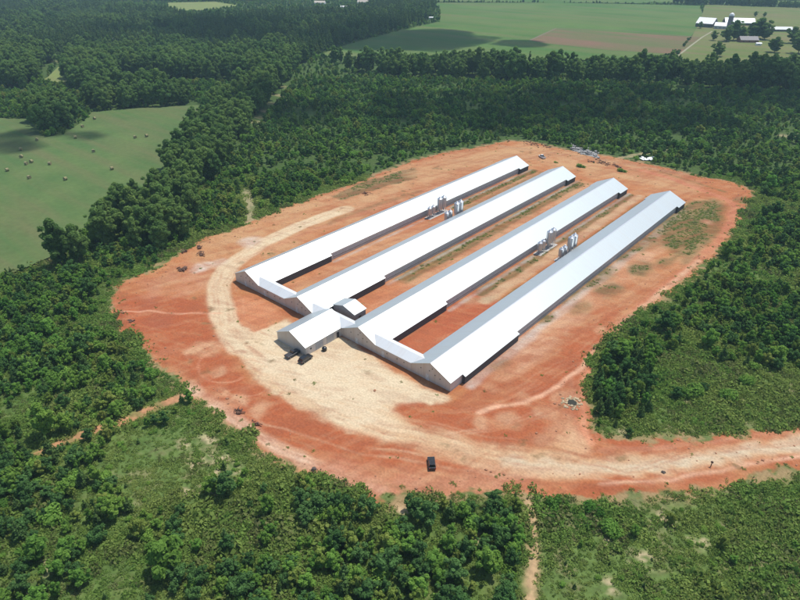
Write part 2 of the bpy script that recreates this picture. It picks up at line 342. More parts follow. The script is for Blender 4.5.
    # erosion streaks
    st = fbm(X*.25+Y*.97*.25, (Y*.25-X*.97)*2.2, 5, 3, 8.)
    mixc(sm(.52, .66, st)*.30*(.25+.75*sm(.40, .22, C[..., 1])), (.28, .085, .04)); s2_ = fbm((X+Y*.4)*.35, (Y-X*.4)*1.8, 3, 3, 28.); mixc(sm(.54, .68, s2_)*.22, (.24, .085, .045)); mixc(sm(.42, .28, s2_)*.2, TAN); mixc(sm(.46, .25, st)*.12, SAND)
    g = paint_ground(X, Y); d = sdist(X, Y, YARD)+(fbm(X, Y, 7, 4, 13.)-.5)*6+(fbm(X, Y, 2, 3, 99.)-.5)*4
    k = sm(-.4, .9, d)[..., None]; C = C*k+g*(1-k)
    return C
# ---- far fields (outlines as seen; unprojected to real metres)
HAY = W([(-260,175),(-120,135),(0,119),(30,120),(45,138),(62,136),(84,122),(92,113),(140,109),(198,106),(206,112),(200,128),(184,146),(172,168),(150,190),(110,215),(70,250),(20,272),(-40,292),(-160,330),(-300,330)])
CROP = W([(318,56),(345,46),(400,31),(440,22),(440,8),(430,3),(560,3),(700,6),(704,20),(690,38),(680,52),(640,60),(500,62),(400,57),(350,60)])
PLOT = W([(530,41),(556,29),(700,38),(690,46),(680,55),(610,51),(545,44)])
FARM = W([(705,5),(900,12),(900,70),(800,74),(700,66),(676,58),(690,40),(700,22)])
SMALLF = W([(38,83),(48,78),(66,60),(72,62),(68,82),(60,86)])
TOPF = W([(168,3),(215,2),(240,6),(215,10),(180,12),(168,8)])
TOPG = W([(425,-3),(480,-2),(900,2),(900,10),(700,4),(430,2)])
FIELDS = [HAY, CROP, FARM, SMALLF, TOPF, TOPG]
PATHS = [([(36,455),(62,442),(80,436),(100,428),(122,422),(150,409),(170,401),(192,395)], 3.4), ([(528,488),(531,510),(534,535),(535,560),(531,585),(529,620),(526,690)], 2.2),
         ([(246,190),(250,205),(250,224)], 5.0), ([(256,124),(272,104),(284,90),(292,80)], 5.0), ([(0,78),(20,77),(42,70),(64,58),(76,50)], 5.0), ([(780,136),(800,134),(860,132)], 4.0), ([(622,158),(645,153),(670,150)], 4.0)]
PATHSW = [(W(p), w_) for p, w_ in PATHS]
SCRUB = [W([(192,398),(240,432),(290,466),(330,486),(300,510),(250,500),(200,540),(130,500),(100,470),(150,440)]),
         W([(536,498),(640,498),(700,490),(800,472),(960,440),(1100,520),(900,720),(540,720)]),
         W([(640,440),(620,430),(650,400),(640,365),(690,345),(740,370),(800,372),(960,360),(1000,392),(860,410),(760,426),(700,434)]),
         W([(742,196),(760,195),(800,212),(790,220),(755,215),(735,236),(728,238)])]
BARE = [(205,440,3),(212,452,3),(196,462,3),(222,458,3),(232,464,2.5),(204,487,4.5),(190,492,3),(216,470,3),(130,512,3),(180,446,2),(240,470,2.5),(300,500,2),(400,508,3),(395,515,2),(655,455,.1),(760,400,3),(790,395,4),(640,560,4),(660,520,3),(45,570,3),(760,560,3),(610,585,3),(620,432,3),(482,540,2),(600,545,3),(700,540,4)]
def paint_ground(X, Y):
    n1 = fbm(X, Y, 10, 4, 2.); n2 = fbm(X, Y, 3, 4, 21.); n3 = fbm(X, Y, 60, 3, 41.); wx = (fbm(X, Y, 6, 3, 3.)-.5)*5; wy = (fbm(X, Y, 6, 3, 66.)-.5)*5
    C = np.empty(X.shape+(3,)); C[:] = (.075, .125, .030)
    def mixc(k, col):
        k = np.clip(k, 0, 1)[..., None]; C[:] = C*(1-k)+np.array(col)*k
    mixc(sm(.4, .65, n1)*.8, (.11, .165, .04)); mixc(sm(.5, .7, n2)*.4, (.15, .155, .06)); mixc(sm(.55, .7, n3)*.4, (.09, .14, .045))
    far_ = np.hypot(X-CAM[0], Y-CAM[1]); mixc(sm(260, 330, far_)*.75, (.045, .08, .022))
    for P in SCRUB: mixc(sm(-3, 3, sdist(X+wx, Y+wy, P))*.75, (.105, .155, .042)); mixc(sm(-3, 3, sdist(X+wx, Y+wy, P))*sm(.52, .70, n2)*.6, (.21, .18, .09))
    for px, py, r in BARE:
        c = at(px, py); d = np.hypot(X+wx*.8-c[0], Y+wy*.8-c[1]); mixc(sm(r*1.2, r*.2, d)*.9*sm(.52, .42, fbm(X, Y, 2.2, 4, 91.)), (.44, .35, .21))
    for i_, (P, w_) in enumerate(PATHSW): mixc(sm(w_*.5+1.0, w_*.5-.8, seg_dist(X+wx*.4, Y+wy*.4, P))*.9*(1-.6*sm(.45, .6, n2)), (.43, .21, .11) if i_ < 1 else (.46, .30, .17) if i_ < 2 else (.28, .24, .13))
    d = seg_dist(X, Y, YARD+[YARD[0]])+wx*.6
    mixc(sm(5, .5, d)*.7*sm(.65, .45, n2), (.36, .22, .12))
    return C
def grid_mesh(name, xs, ys, zf, colf, keep=None, mat_=None):
    X, Y = np.meshgrid(xs, ys, indexing='ij'); Z = zf(X, Y); C = colf(X, Y)
    nx, ny = X.shape; idx = np.arange(nx*ny).reshape(nx, ny)
    F = np.stack([idx[:-1, :-1], idx[1:, :-1], idx[1:, 1:], idx[:-1, 1:]], -1).reshape(-1, 4)
    V = np.stack([X, Y, Z], -1).reshape(-1, 3); Cc = C.reshape(-1, 3)
    if keep is not None:
        k = keep(X, Y).reshape(-1); F = F[k[F].all(1)]
        u = np.unique(F); mp = -np.ones(nx*ny, int); mp[u] = np.arange(len(u)); F = mp[F]; V = V[u]; Cc = Cc[u]
    me = bpy.data.meshes.new(name); me.vertices.add(len(V)); me.vertices.foreach_set('co', V.astype(np.float32).ravel())
    me.loops.add(len(F)*4); me.loops.foreach_set('vertex_index', F.astype(np.int32).ravel())
    me.polygons.add(len(F)); me.polygons.foreach_set('loop_start', np.arange(len(F), dtype=np.int32)*4); me.polygons.foreach_set('loop_total', np.full(len(F), 4, np.int32))
    me.polygons.foreach_set('use_smooth', np.ones(len(F), bool))
    a = me.color_attributes.new('soil', 'FLOAT_COLOR', 'POINT'); a.data.foreach_set('color', np.c_[Cc, np.ones(len(Cc))].astype(np.float32).ravel())
    me.update(calc_edges=True); me.validate()
    me.materials.append(mat_)
    return link(name, me)
M_soil = mat('clay_soil', (0, 0, 0), .95, var=.16, scale=1.7, bump=.5, spec=.1, attr='soil')
M_ground = mat('rough_ground', (0, 0, 0), .95, var=.25, scale=.8, bump=.6, spec=.1, attr='soil')
def yard_keep(X, Y):
    wob = (fbm(X, Y, 7, 4, 13.)-.5)*6+(fbm(X, Y, 2, 2, 99.)-.5)*2.0
    return sdist(X, Y, YARD)+wob > -2.6
def core(a0, a1, st, lo, hi, n):
    c = np.arange(a0, a1, st); t = np.linspace(0, 1, n+1)[1:]**2.6
    return np.r_[(a0-(a0-lo)*t)[::-1], c, c[-1]+(hi-c[-1])*t]
def gz(X, Y):
    d = sdist(X, Y, YARD); far = sm(2, 14, -d)
    return -.05+far*((fbm(X, Y, 22, 4, 9.)-.5)*1.4)
def yz(X, Y):
    d = sdist(X, Y, YARD); h = (fbm(X, Y, 6, 4, 19.))*.22*sm(0, 6, d)
    h = h+.5*sm(7, 3, d)*sm(.2, 2.4, d)*sm(.40, .60, fbm(X, Y, 12, 3, 29.))            # spoil berm along the rim
    pc = at(572, 403); h = h*sm(4, 8, np.hypot(X-pc[0], Y-pc[1]))
    flat = (X > -7) & (X < 104) & (Y > -20) & (Y < 188)
    return .01+np.where(flat, h*.25, h)
# one ground sheet, finer round the site, out to the horizon
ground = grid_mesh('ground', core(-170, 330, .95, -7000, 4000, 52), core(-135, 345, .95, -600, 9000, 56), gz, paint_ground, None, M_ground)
tag(ground, kind='structure')
yx = [p[0] for p in YARD]; yy = [p[1] for p in YARD]
yard = grid_mesh('clay_yard', np.arange(min(yx)-3, max(yx)+3, .55), np.arange(min(yy)-3, max(yy)+3, .55), yz, paint, yard_keep, M_soil)
tag(yard, kind='structure')
def field(name, P, z, m):
    MB_ = MB(); MB_.add([(x, y, z) for x, y in P], [tuple(range(len(P)))])
    me = MB_.mesh(name, m); bm = bmesh.new(); bm.from_mesh(me); bmesh.ops.triangulate(bm, faces=bm.faces)
    for f in bm.faces:
        if f.normal.z < 0: f.normal_flip()
    bm.to_mesh(me); bm.free()
    return tag(link(name, me), kind='structure')
def fieldmat(name, c0, c1, c2, sc=.02, rows=None):
    m = mat(name, c0, .95, var=.12, scale=.6, bump=.3, spec=.05); t = m.node_tree; L = t.links.new; b = t.nodes['Principled BSDF']
    tc = t.nodes.new('ShaderNodeTexCoord'); n = t.nodes.new('ShaderNodeTexNoise'); n.inputs['Scale'].default_value = sc; n.inputs['Detail'].default_value = 6; L(tc.outputs['Object'], n.inputs['Vector'])
    mp = t.nodes.new('ShaderNodeMapping'); mp.inputs['Rotation'].default_value = (0, 0, rows or .7); mp.inputs['Scale'].default_value = (.15, 1.6, 1); L(tc.outputs['Object'], mp.inputs[0])
    n2 = t.nodes.new('ShaderNodeTexNoise'); n2.inputs['Scale'].default_value = sc*2.2; n2.inputs['Detail'].default_value = 6; L(mp.outputs[0], n2.inputs['Vector'])
    r1 = t.nodes.new('ShaderNodeMapRange'); r1.inputs[1].default_value = .4; r1.inputs[2].default_value = .62; L(n.outputs[0], r1.inputs[0])
    r2 = t.nodes.new('ShaderNodeMapRange'); r2.inputs[1].default_value = .42; r2.inputs[2].default_value = .68; L(n2.outputs[0], r2.inputs[0])
    x1 = t.nodes.new('ShaderNodeMixRGB'); x1.inputs[1].default_value = (*c0, 1); x1.inputs[2].default_value = (*c1, 1); L(r1.outputs[0], x1.inputs[0])
    x2 = t.nodes.new('ShaderNodeMixRGB'); L(x1.outputs[0], x2.inputs[1]); x2.inputs[2].default_value = (*c2, 1); L(r2.outputs[0], x2.inputs[0])
    n3 = t.nodes.new('ShaderNodeTexNoise'); n3.inputs['Scale'].default_value = .5; n3.inputs['Detail'].default_value = 4; L(tc.outputs['Object'], n3.inputs['Vector'])
    x3 = t.nodes.new('ShaderNodeMixRGB'); x3.blend_type = 'MULTIPLY'; x3.inputs[0].default_value = .35; L(x2.outputs[0], x3.inputs[1]); L(n3.outputs['Fac'], x3.inputs[2])
    L(x3.outputs[0], b.inputs['Base Color'])
    return m
field('hay_field', HAY, .75, fieldmat('mown_grass', (.090, .160, .052), (.130, .190, .064), (.145, .165, .068), .025))
field('crop_field', CROP, .78, fieldmat('crop_green', (.085, .170, .042), (.125, .200, .055), (.150, .180, .065), .008, .5))
field('plowed_field', PLOT, .86, fieldmat('plot_soil', (.17, .155, .075), (.23, .14, .09), (.13, .165, .06), .01, .5))
field('farm_lawn', FARM, .80, fieldmat('lawn', (.13, .19, .05), (.18, .21, .07), (.21, .18, .09), .012, .2))
field('meadow', SMALLF, .78, fieldmat('meadow_green', (.20, .26, .08), (.24, .28, .10), (.22, .24, .1), .03))
field('far_pasture', TOPF, .78, bpy.data.materials['meadow_green'])
field('far_pasture', TOPG, .82, bpy.data.materials['crop_green'])
for n_, P_, w_ in (('farm_lane', [(676,58),(690,47),(702,38),(712,32)], 2.4), ('field_track', [(530,41),(543,35),(556,29),(620,31),(700,38)], 3), ('country_road', [(300,8),(350,6.5),(400,4.5),(430,2)], 8)):
    P = W(P_); mb = MB(); n = len(P)
    V = []
    for i, (x, y) in enumerate(P):
        a = P[max(i-1, 0)]; b = P[min(i+1, n-1)]; dx, dy = b[0]-a[0], b[1]-a[1]; l = math.hypot(dx, dy); V += [(x-dy/l*w_/2, y+dx/l*w_/2, .95), (x+dy/l*w_/2, y-dx/l*w_/2, .95)]
    mb.add(V, [(2*i, 2*i+1, 2*i+3, 2*i+2) for i in range(n-1)])
    me = mb.mesh(n_, mat('lane_dirt_'+n_, (.27, .26, .16) if n_ != 'field_track' else (.16, .13, .08), .9)); tag(link(n_, me), kind='structure')

# ------------------------------------------------------------------ poultry houses
Wd, W2, He, Hr, He2, LEN = 7.264, 8.25, 3.187, 6.572, 2.72, 183.
YS, YF, Y1 = 34.5, 173.9, 5.6
k_ = (Hr-He)/Wd; TH = .12
def gable_roof(x0, half, y0, y1, zr, ze, over=0., th=TH):
    mb = MB(); e = half+over; zl = zr-(zr-ze)*e/half
    mb.prism([(x0-e, zl), (x0, zr), (x0+e, zl), (x0+e, zl-th), (x0, zr-th), (x0-e, zl-th)], y0, y1)
    return mb
def house(i):
    h = empty('poultry_house', (XR[i], 0, 0)); wi = Wd-.25
    mb = MB()
    mb.prism([(-wi, 0), (wi, 0), (wi, He-TH-.02+k_*.2), (0, Hr-TH-.02), (-wi, He-TH-.02+k_*.2)], .3, .5)
    mb.build('end_wall', M_wall, h)
    mb = MB(); mb.prism([(-wi, 0), (wi, 0), (wi, He-TH-.02+k_*.2), (0, Hr-TH-.02), (-wi, He-TH-.02+k_*.2)], LEN-.5, LEN-.3)
    mb.build('end_wall', M_wall, h)
    for s in (-1, 1):
        xo, xi = s*wi, s*(wi-.15)
        mb = MB().box(min(xo, xi), max(xo, xi), .5, LEN-.5, .45, He-TH+k_*.1); mb.build('side_wall', M_wally, h)
        mb = MB().box(min(s*(wi-.16), s*(wi+.06)), max(s*(wi-.16), s*(wi+.06)), .5, LEN-.5, 0, .45); mb.build('foundation', M_conc, h)
        mb = MB().box(min(s*(wi+.003), s*(wi+.08)), max(s*(wi+.003), s*(wi+.08)), YS+1.5, YF-1.0, 1.05, 2.25); c = mb.build('side_curtain', M_curt, h)
        mb = MB().box(min(s*(wi+.083), s*(wi+.14)), max(s*(wi+.083), s*(wi+.14)), YS+1.5, YF-1.0, .86, 1.02); mb.build('curtain_rail', M_black, c)
        mb = MB().box(min(s*(Wd+.02), s*(Wd+.10)), max(s*(Wd+.02), s*(Wd+.10)), 0, LEN, He-.22, He-.04)
    gable_roof(0, Wd, 0, LEN, Hr, He).build('roof', M_roof, h)
    MB().prism([(-.28, Hr-.28*k_+.012), (0, Hr+.05), (.28, Hr-.28*k_+.012), (0, Hr+.012)], 0.02, LEN-.02).build('ridge_cap', M_trim, h)
    # cooling pad bay and its lean-out roof (right side), fan bays at the rear on both sides
    def bay(s, y0, y1, name, roofname):
        b = MB()
        for yq in (y0+.1, y1-.2): b.box(min(s*Wd, s*(W2-.25)), max(s*Wd, s*(W2-.25)), yq, yq+.1, .0, He2-.12)
        b.box(min(s*(W2-.35), s*(W2-.25)), max(s*(W2-.35), s*(W2-.25)), y0+.1, y1-.1, .0, He2-.12)
        p = b.build(name, M_black, h)
        r = MB(); r.prism([(s*(Wd-.05), He+.03), (s*W2, He2+.01), (s*W2, He2-.08), (s*(Wd-.05), He-.10)], y0, y1); r.build(roofname, M_roof, h)
    bay(1, Y1, YS, 'cooling_pad_bay', 'bay_roof')
    bay(1, YF, LEN, 'fan_bay', 'bay_roof'); bay(-1, YF, LEN, 'fan_bay', 'bay_roof')
    # fans on the rear gable
    for q in range(4):
        f = MB(); f.lathe([(.62, 0), (.72, .25), (.66, .25), (.60, .05)], 14); me = f.mesh('exhaust_fan', M_trim); o = link('exhaust_fan', me, None, h); o.location = (-4.5+3*q, LEN-.3, 1.5); o.rotation_euler = (-math.pi/2, 0, 0)
        d = MB().lathe([(.01, .04), (.60, .04)], 14).build('fan_blade', M_black, o)
    # front end door and small vents
    MB().box(-1.6, -.5, .22, .297, 0, 2.1).build('door', mat_cache('door_white'), h)
    for vx, vz in ((0.6, 4.7), (-.4, 3.6), (1.6, 3.0), (3.4, 2.6), (-3.5, 3.2)):
        MB().box(vx-.13, vx+.13, .2, .297, vz-.13, vz+.13).build('wall_vent', M_black, h)
    return h
_mc = {}
def mat_cache(n):
    if n not in _mc:
        spec = {'pad_post': ((.16, .16, .17), .6, .2), 'door_white': ((.6, .58, .55), .5, 0)}[n]
        _mc[n] = mat(n, spec[0], spec[1], spec[2])
    return _mc[n]
HL = ['long white-roofed shed farthest from the black car, its front corner by the ring road', 'long white-roofed shed second from the ring road, joined to the shed beside that road',
      'long white-roofed shed third from the ring road, joined to the shed nearest the black car', 'long white-roofed shed nearest the black car, with bare red clay along its outer side']
h0 = None
for i in range(4):
    if i == 0: h0 = house(0); h = h0
    else: h = copy_tree(h0); h.location = (XR[i], 0, 0)
    tag(h, HL[i], 'shed', 'long poultry sheds in a row')
# connectors between the front ends
def connector(x0, x1, label, skip=None):
    c = empty('link_building', ((x0+x1)/2, 0, 0)); hx = (x1-x0)/2; d = 5.7; zr = 4.62
    xr_ = (zr-.0-He)/k_            # how far the ridge runs into the sheds' slopes
    roof = MB()
    zz = lambda t: t
    e = .06
    roof.add([(-hx-.15, 0, He+e), (hx+.15, 0, He+e), (hx+xr_, d/2, zr+e), (-hx-xr_, d/2, zr+e), (-hx-.15, d, He+e), (hx+.15, d, He+e),
              (-hx-.15, 0, He-.06), (hx+.15, 0, He-.06), (hx+xr_, d/2, zr-.06), (-hx-xr_, d/2, zr-.06), (-hx-.15, d, He-.06), (hx+.15, d, He-.06)],
             [(0, 1, 2, 3), (3, 2, 5, 4), (6, 9, 8, 7), (9, 10, 11, 8), (0, 6, 7, 1), (4, 5, 11, 10), (0, 3, 9, 6), (3, 4, 10, 9), (1, 7, 8, 2), (2, 8, 11, 5)])
    roof.build('roof', M_roofx, c)
    MB().box(-hx-.2, hx+.2, .28, .48, 0, He-.08).build('front_wall', M_wall, c)
    MB().box(-hx-.2, hx+.2, d-.48, d-.28, 0, He-.08).build('rear_wall', M_wall, c)
    for vx in (-2.5, 1.5, 4.2): MB().box(vx-.14, vx+.14, .18, .277, 1.9, 2.15).build('wall_vent', M_black, c)
    MB().box(-4.6, -3.5, .2, .277, 0, 2.1).build('door', mat_cache('door_white'), c)
    return tag(c, label, 'link building', 'low link buildings between shed fronts')
connector(XR[0]+Wd, XR[1]-Wd, 'low gabled link between the two sheds nearest the ring road, white roof')
connector(XR[1]+Wd, XR[2]-Wd, 'low roofed link behind the projecting gabled front building')
connector(XR[2]+Wd, XR[3]-Wd, 'low gabled link between the two sheds nearest the black car, red clay yard behind')
# projecting egg-room building and rear block
cx = 43.7; hw = 6.85
fb = empty('front_building', (cx, -14.8, 0))
MB().prism([(-hw+.2, 0), (hw-.2, 0), (hw-.2, 3.02), (0, 6.02), (-hw+.2, 3.02)], .25, .4).build('gable_wall', ribbed('pale_metal_wall', (.50, .48, .44), .5, .1, 'X', .5, .4, dirta=.3), fb)
for s in (-1, 1):
    MB().box(min(s*(hw-.2), s*(hw-.35)), max(s*(hw-.2), s*(hw-.35)), .4, 15.05, 0, 3.0).build('side_wall', M_wally, fb)
mb = MB(); mb.prism([(-hw, 3.1), (0, 6.2), (hw, 3.1), (hw, 2.98), (0, 6.08), (-hw, 2.98)], 0, 17.6); mb.build('roof', M_roof, fb)
MB().prism([(-.28, 6.2-.12), (0, 6.25), (.28, 6.2-.12), (0, 6.21)], .02, 17.58).build('ridge_cap', M_trim, fb)
for yd_ in (4.2, 8.8): 
    d_ = MB().box(hw-.197, hw-.14, yd_, yd_+3., 0, 2.6).build('roller_door', M_curt, fb)
MB().box(hw-.197, hw-.12, 13, 14, 0, 2.1).build('door', M_dark, fb)
MB().box(hw-.197, hw-.1, 2.0, 2.5, 1.5, 2.0).build('wall_vent', M_black, fb)
tag(fb, 'gabled front building projecting onto the pale yard, with vehicles parked before it', 'building')
rb = empty('rear_block', (cx, 7.8, 0))
MB().prism([(-5.0, 0), (5.0, 0), (5.0, 3.3), (0, 4.86), (-5.0, 3.3)], .2, 5.4).build('wall', mat('dark_siding', (.25, .25, .25), .7), rb)
mb = MB(); mb.prism([(-5.2, 3.5), (0, 5.12), (5.2, 3.5), (5.2, 3.36), (0, 4.98), (-5.2, 3.36)], 0, 5.7); mb.build('roof', M_roof, rb)
MB().box(5.003, 5.05, 2, 3.2, 0, 2.1).build('door', M_dark, rb)
tag(rb, 'small square white-roofed block with dark walls behind the projecting front building', 'building')

# ------------------------------------------------------------------ feed bins
def feed_bin(r, ztop, name):
    b = empty(name)
    hb = ztop*.30                       # bottom of cylinder
    zc = ztop-r*.75
    MB().lathe([(r, hb), (r, zc)], 20).build('bin_body', M_galv, b, True)
    MB().lathe([(.22, ztop-.1), (r+.06, zc-.03), (r, zc-.06)], 20).build('bin_roof', M_galv, b)
    MB().lathe([(.30, ztop-.12), (.30, ztop+.1), (.02, ztop+.18)], 12).build('lid', M_trim, b)
    MB().lathe([(r, hb), (.25, hb-(hb-.9)), (.22, .75)], 20).build('hopper', M_galv, b)
    for q in range(6):
        t = math.pi*2*q/6+.3; x, y = math.cos(t)*(r+.05), math.sin(t)*(r+.05)
        MB().tube((x, y, 0), (x, y, zc-.3), .07, n=6).build('leg', M_trim, b)
    lad = MB()
    for s in (-.2, .2): lad.tube((s, -r-.18, .8), (s, -r-.18, zc), .03, n=4)
    for z in np.arange(1, zc, .45): lad.tube((-.2, -r-.18, z), (.2, -r-.18, z), .025, n=4)
    lad.build('ladder', M_trim, b)
    return b
small = feed_bin(.95, 5.4, 'feed_bin'); tall = feed_bin(1.15, 7.9, 'feed_bin')
first = {0: small, 1: tall}; used = set()
BG = {0: ('shed beside the ring road', XR[0]+Wd+2.1), 1: ('second shed, facing the first', XR[1]-Wd-2.2), 2: ('third shed, facing the fourth', XR[2]+Wd+2.1), 3: ('shed nearest the black car', XR[3]-Wd-2.2)}
for k, (nm, bx) in BG.items():
    for j, (dy, t) in enumerate(((0, 0), (2.7, 0), (7.4, 1), (10.4, 1))):
        src = first[t]
        y = 94.0+dy+(.5 if k % 2 else 0)
        lab = f"{'tall' if t else 'short'} galvanised feed bin at the {nm}, {'nearer' if j in (0, 2) else 'farther'} of the {'tall' if t else 'short'} pair"
        o = src if t not in used else copy_tree(src)
        used.add(t); o.location = (bx, y, .12); tag(o, lab, 'feed bin', 'galvanised feed bins between the sheds')
    s_ = MB().box(bx-1.7, bx+1.7, 92.3, 106.6, 0, .13).build('concrete_pad', M_conc); tag(s_, kind='structure')

# ------------------------------------------------------------------ vehicles
def vehicle(name, L, Wv, H, body, kind='suv', cab=None):
    v = empty(name); hl, hw_ = L/2, Wv/2
    bz = .35; hood = H*.58
    b = MB()
    prof = [(-hl, bz+.1), (-hl+.1, bz), (hl-.1, bz), (hl, bz+.15), (hl-.05, hood-.1), (hl-.35, hood), (-hl+.1, hood), (-hl, hood-.15)] if kind != 'pickup' else \
           [(-hl, bz+.1), (-hl+.1, bz), (hl-.1, bz), (hl, bz+.15), (hl-.05, hood-.1), (hl-.35, hood), (-hl, hood)]
    b.prism(prof, -hw_, hw_, 'y')
    me = b.mesh('body', body)
    o = link('body', me, None, v); md = o.modifiers.new('bevel', 'BEVEL'); md.width = .08; md.segments = 2
    c0, c1 = (-hl+.25, hl-1.3) if kind == 'suv' else ((-hl*.15, hl-1.3) if kind == 'pickup' else (-hl*.5, hl*.4))
    g = MB()
    wt = hw_-.08; tp = hw_-.26
    g.add([(c0, -wt, hood+.003), (c1, -wt, hood+.003), (c1, wt, hood+.003), (c0, wt, hood+.003), (c0+.25, -tp, H-.06), (c1-.65, -tp, H-.06), (c1-.65, tp, H-.06), (c0+.25, tp, H-.06)],
          [(0, 3, 2, 1), (4, 5, 6, 7), (0, 1, 5, 4), (1, 2, 6, 5), (2, 3, 7, 6), (3, 0, 4, 7)])
    g.build('window', M_glass, v)
    MB().box(c0+.2, c1-.6, -tp-.03, tp+.03, H-.057, H).build('cabin_roof', body, v)
    if kind == 'pickup':
        MB().box(-hl+.12, c0-.1, -hw_+.12, hw_-.12, hood+.004, hood+.02).build('load_bed', M_dark, v)
    for sx in (-1, 1):
        for sy in (-1, 1):
            wl = empty('wheel', (sx*(hl-.85), sy*(hw_-.12), .36)); wl.parent = v
            MB().tube((0, -.13, 0), (0, .13, 0), .37, n=16).build('tyre', M_tyre, wl)
            MB().tube((0, sy*.132, 0), (0, sy*.15, 0), .2, n=12).build('rim', M_rim, wl)
    for sy in (-1, 1):
        MB().box(hl-.04, hl+.02, sy*(hw_-.3)-.15, sy*(hw_-.3)+.15, .62, .8).build('headlight', M_rim, v)
        MB().box(-hl-.02, -hl+.04, sy*(hw_-.2)-.1, sy*(hw_-.2)+.1, .65, .9).build('tail_light', mat_red, v)
    return v
mat_red = mat('tail_red', (.35, .02, .02), .3)
M_blk = mat('black_paint', (.014, .015, .017), .25, 0, var=.05, spec=.6); M_navy = mat('dark_grey_paint', (.030, .035, .045), .3, 0, spec=.5); M_wp = mat('white_paint', (.75, .75, .73), .35)
def put(v, px, py, ang, label, cat='car'):
    p = at(px, py); v.location = (p[0], p[1], float(yz(np.array([p[0]]), np.array([p[1]]))[0])+.02); v.rotation_euler = (0, 0, ang); tag(v, label, cat); return v
camdir = math.atan2(Fh[1], Fh[0])
put(vehicle('parked_car', 3.9, 1.75, 1.6, M_blk), 431.5, 465.5, camdir+.05, 'black car alone on the clay road below the sheds')
put(vehicle('pickup_truck', 4.8, 1.95, 1.75, M_navy, 'pickup'), 292.5, 355.5, R_(90), 'dark pickup at the left corner of the projecting building', 'pickup')
put(vehicle('parked_car', 4.7, 1.95, 1.7, M_blk), 305.5, 360.5, R_(95), 'dark car at the right corner of the projecting building')
put(vehicle('pickup_truck', 5.4, 2.0, 1.8, M_wp, 'pickup'), 542, 158, R_(150), 'white pickup behind the far ends of the sheds', 'pickup')
# round water tank beside the front building
t_ = empty('water_tank', (*at(324.5, 350.5)[:2], .08))
MB().lathe([(.01, 0), (.75, 0), (.78, .9), (.6, 1.15), (.2, 1.28), (.01, 1.3)], 18).build('tank_body', M_blk, t_, True)
MB().lathe([(.2, 1.28), (.2, 1.38), (.01, 1.4)], 10).build('lid', M_dark, t_)
tag(t_, 'small round black tank beside the wall of the projecting building', 'tank')

# ------------------------------------------------------------------ foliage meshes
def crown_mesh(name, blobs, nleaf, leaf, m, seed, core_=.62, flat=.8, asp=1.5):
    """blobs: (x,y,z,rx,rz); many small leaf faces spread in the shell of the lobes"""
    r = np.random.default_rng(seed); B = np.array(blobs); vol = B[:, 3]**2*B[:, 4]; pr = vol**.7; pr /= pr.sum()
    k = r.choice(len(B), nleaf, p=pr); d = r.normal(size=(nleaf, 3)); d /= np.linalg.norm(d, axis=1)[:, None]
    rad = .70+.38*r.random(nleaf)**.8
    c = B[k, :3]+d*np.stack([B[k, 3], B[k, 3], B[k, 4]], 1)*rad[:, None]
    # drop leaves buried inside other lobes
    keep = np.ones(nleaf, bool)
    for j in range(len(B)):
        q = (c-B[j, :3])/np.array([B[j, 3], B[j, 3], B[j, 4]]); keep &= ~((np.linalg.norm(q, axis=1) < .6) & (k != j))
    c, d, k = c[keep], d[keep], k[keep]; n = len(c)
    nrm = d+r.normal(size=(n, 3))*.55+np.array([0, 0, .25]); nrm /= np.linalg.norm(nrm, axis=1)[:, None]
    u = np.cross(nrm, r.normal(size=(n, 3))); u /= np.linalg.norm(u, axis=1)[:, None]; v = np.cross(nrm, u)
    s = leaf*(.6+.8*r.random(n))[:, None]
    P = np.stack([c-u*s*asp*.5, c+v*s*.5, c+u*s*asp*.5, c-v*s*.5], 1)
    P[:, 1] += nrm*s*.15
    V = P.reshape(-1, 3); F = np.arange(n*4).reshape(n, 4)
    lt = r.random(len(B)); tone = np.clip(lt[k]*.6+r.random(n)*.4, 0, 1)
    nv = len(V); cv, cf = [], []
    if core_:
        mb = MB()
        for j, b in enumerate(B): mb.lump(b[:3], core_, seed+j, 1, .12, (b[3], b[3], b[4]))
        cv = np.array(mb.v); cf = np.array(mb.f)
        V = np.r_[V, cv]
    me = bpy.data.meshes.new(name); me.vertices.add(len(V)); me.vertices.foreach_set('co', V.astype(np.float32).ravel())
    ntri = len(cf) if core_ else 0
    li = np.r_[F.ravel(), (cf+nv).ravel()] if core_ else F.ravel()
    me.loops.add(len(li)); me.loops.foreach_set('vertex_index', li.astype(np.int32))
    me.polygons.add(n+ntri); ls = np.r_[np.arange(n)*4, n*4+np.arange(ntri)*3]; me.polygons.foreach_set('loop_start', ls.astype(np.int32)); me.polygons.foreach_set('loop_total', np.r_[np.full(n, 4), np.full(ntri, 3)].astype(np.int32))
    a = me.attributes.new('tone', 'FLOAT', 'POINT'); tv = np.repeat(tone, 4)
    if core_: tv = np.r_[tv, np.full(len(cv), .35)]
    a.data.foreach_set('value', tv.astype(np.float32))
    me.update(calc_edges=True); me.materials.append(m); return me
def trunk_mesh(name, h, r, seed, limbs=5, spread=.3):
    rr = random.Random(seed); mb = MB(); p = Vector((0, 0, -.6)); n = 4
    for i in range(n):
        q = Vector((rr.uniform(-.06, .06)*h*.4, rr.uniform(-.06, .06)*h*.4, h*(i+1)/n)); mb.tube(p, q, r*(1-.2*i), r*(1-.2*(i+1)), 6); p = q
        if i: 
            for l in range(limbs//3+1):
                t = rr.uniform(0, 6.28); e = q+Vector((math.cos(t), math.sin(t), .8))*h*spread*rr.uniform(.6, 1); mb.tube(q, e, r*.4*(1-.15*i), r*.12, 5)
    return mb.mesh(name, M_bark)
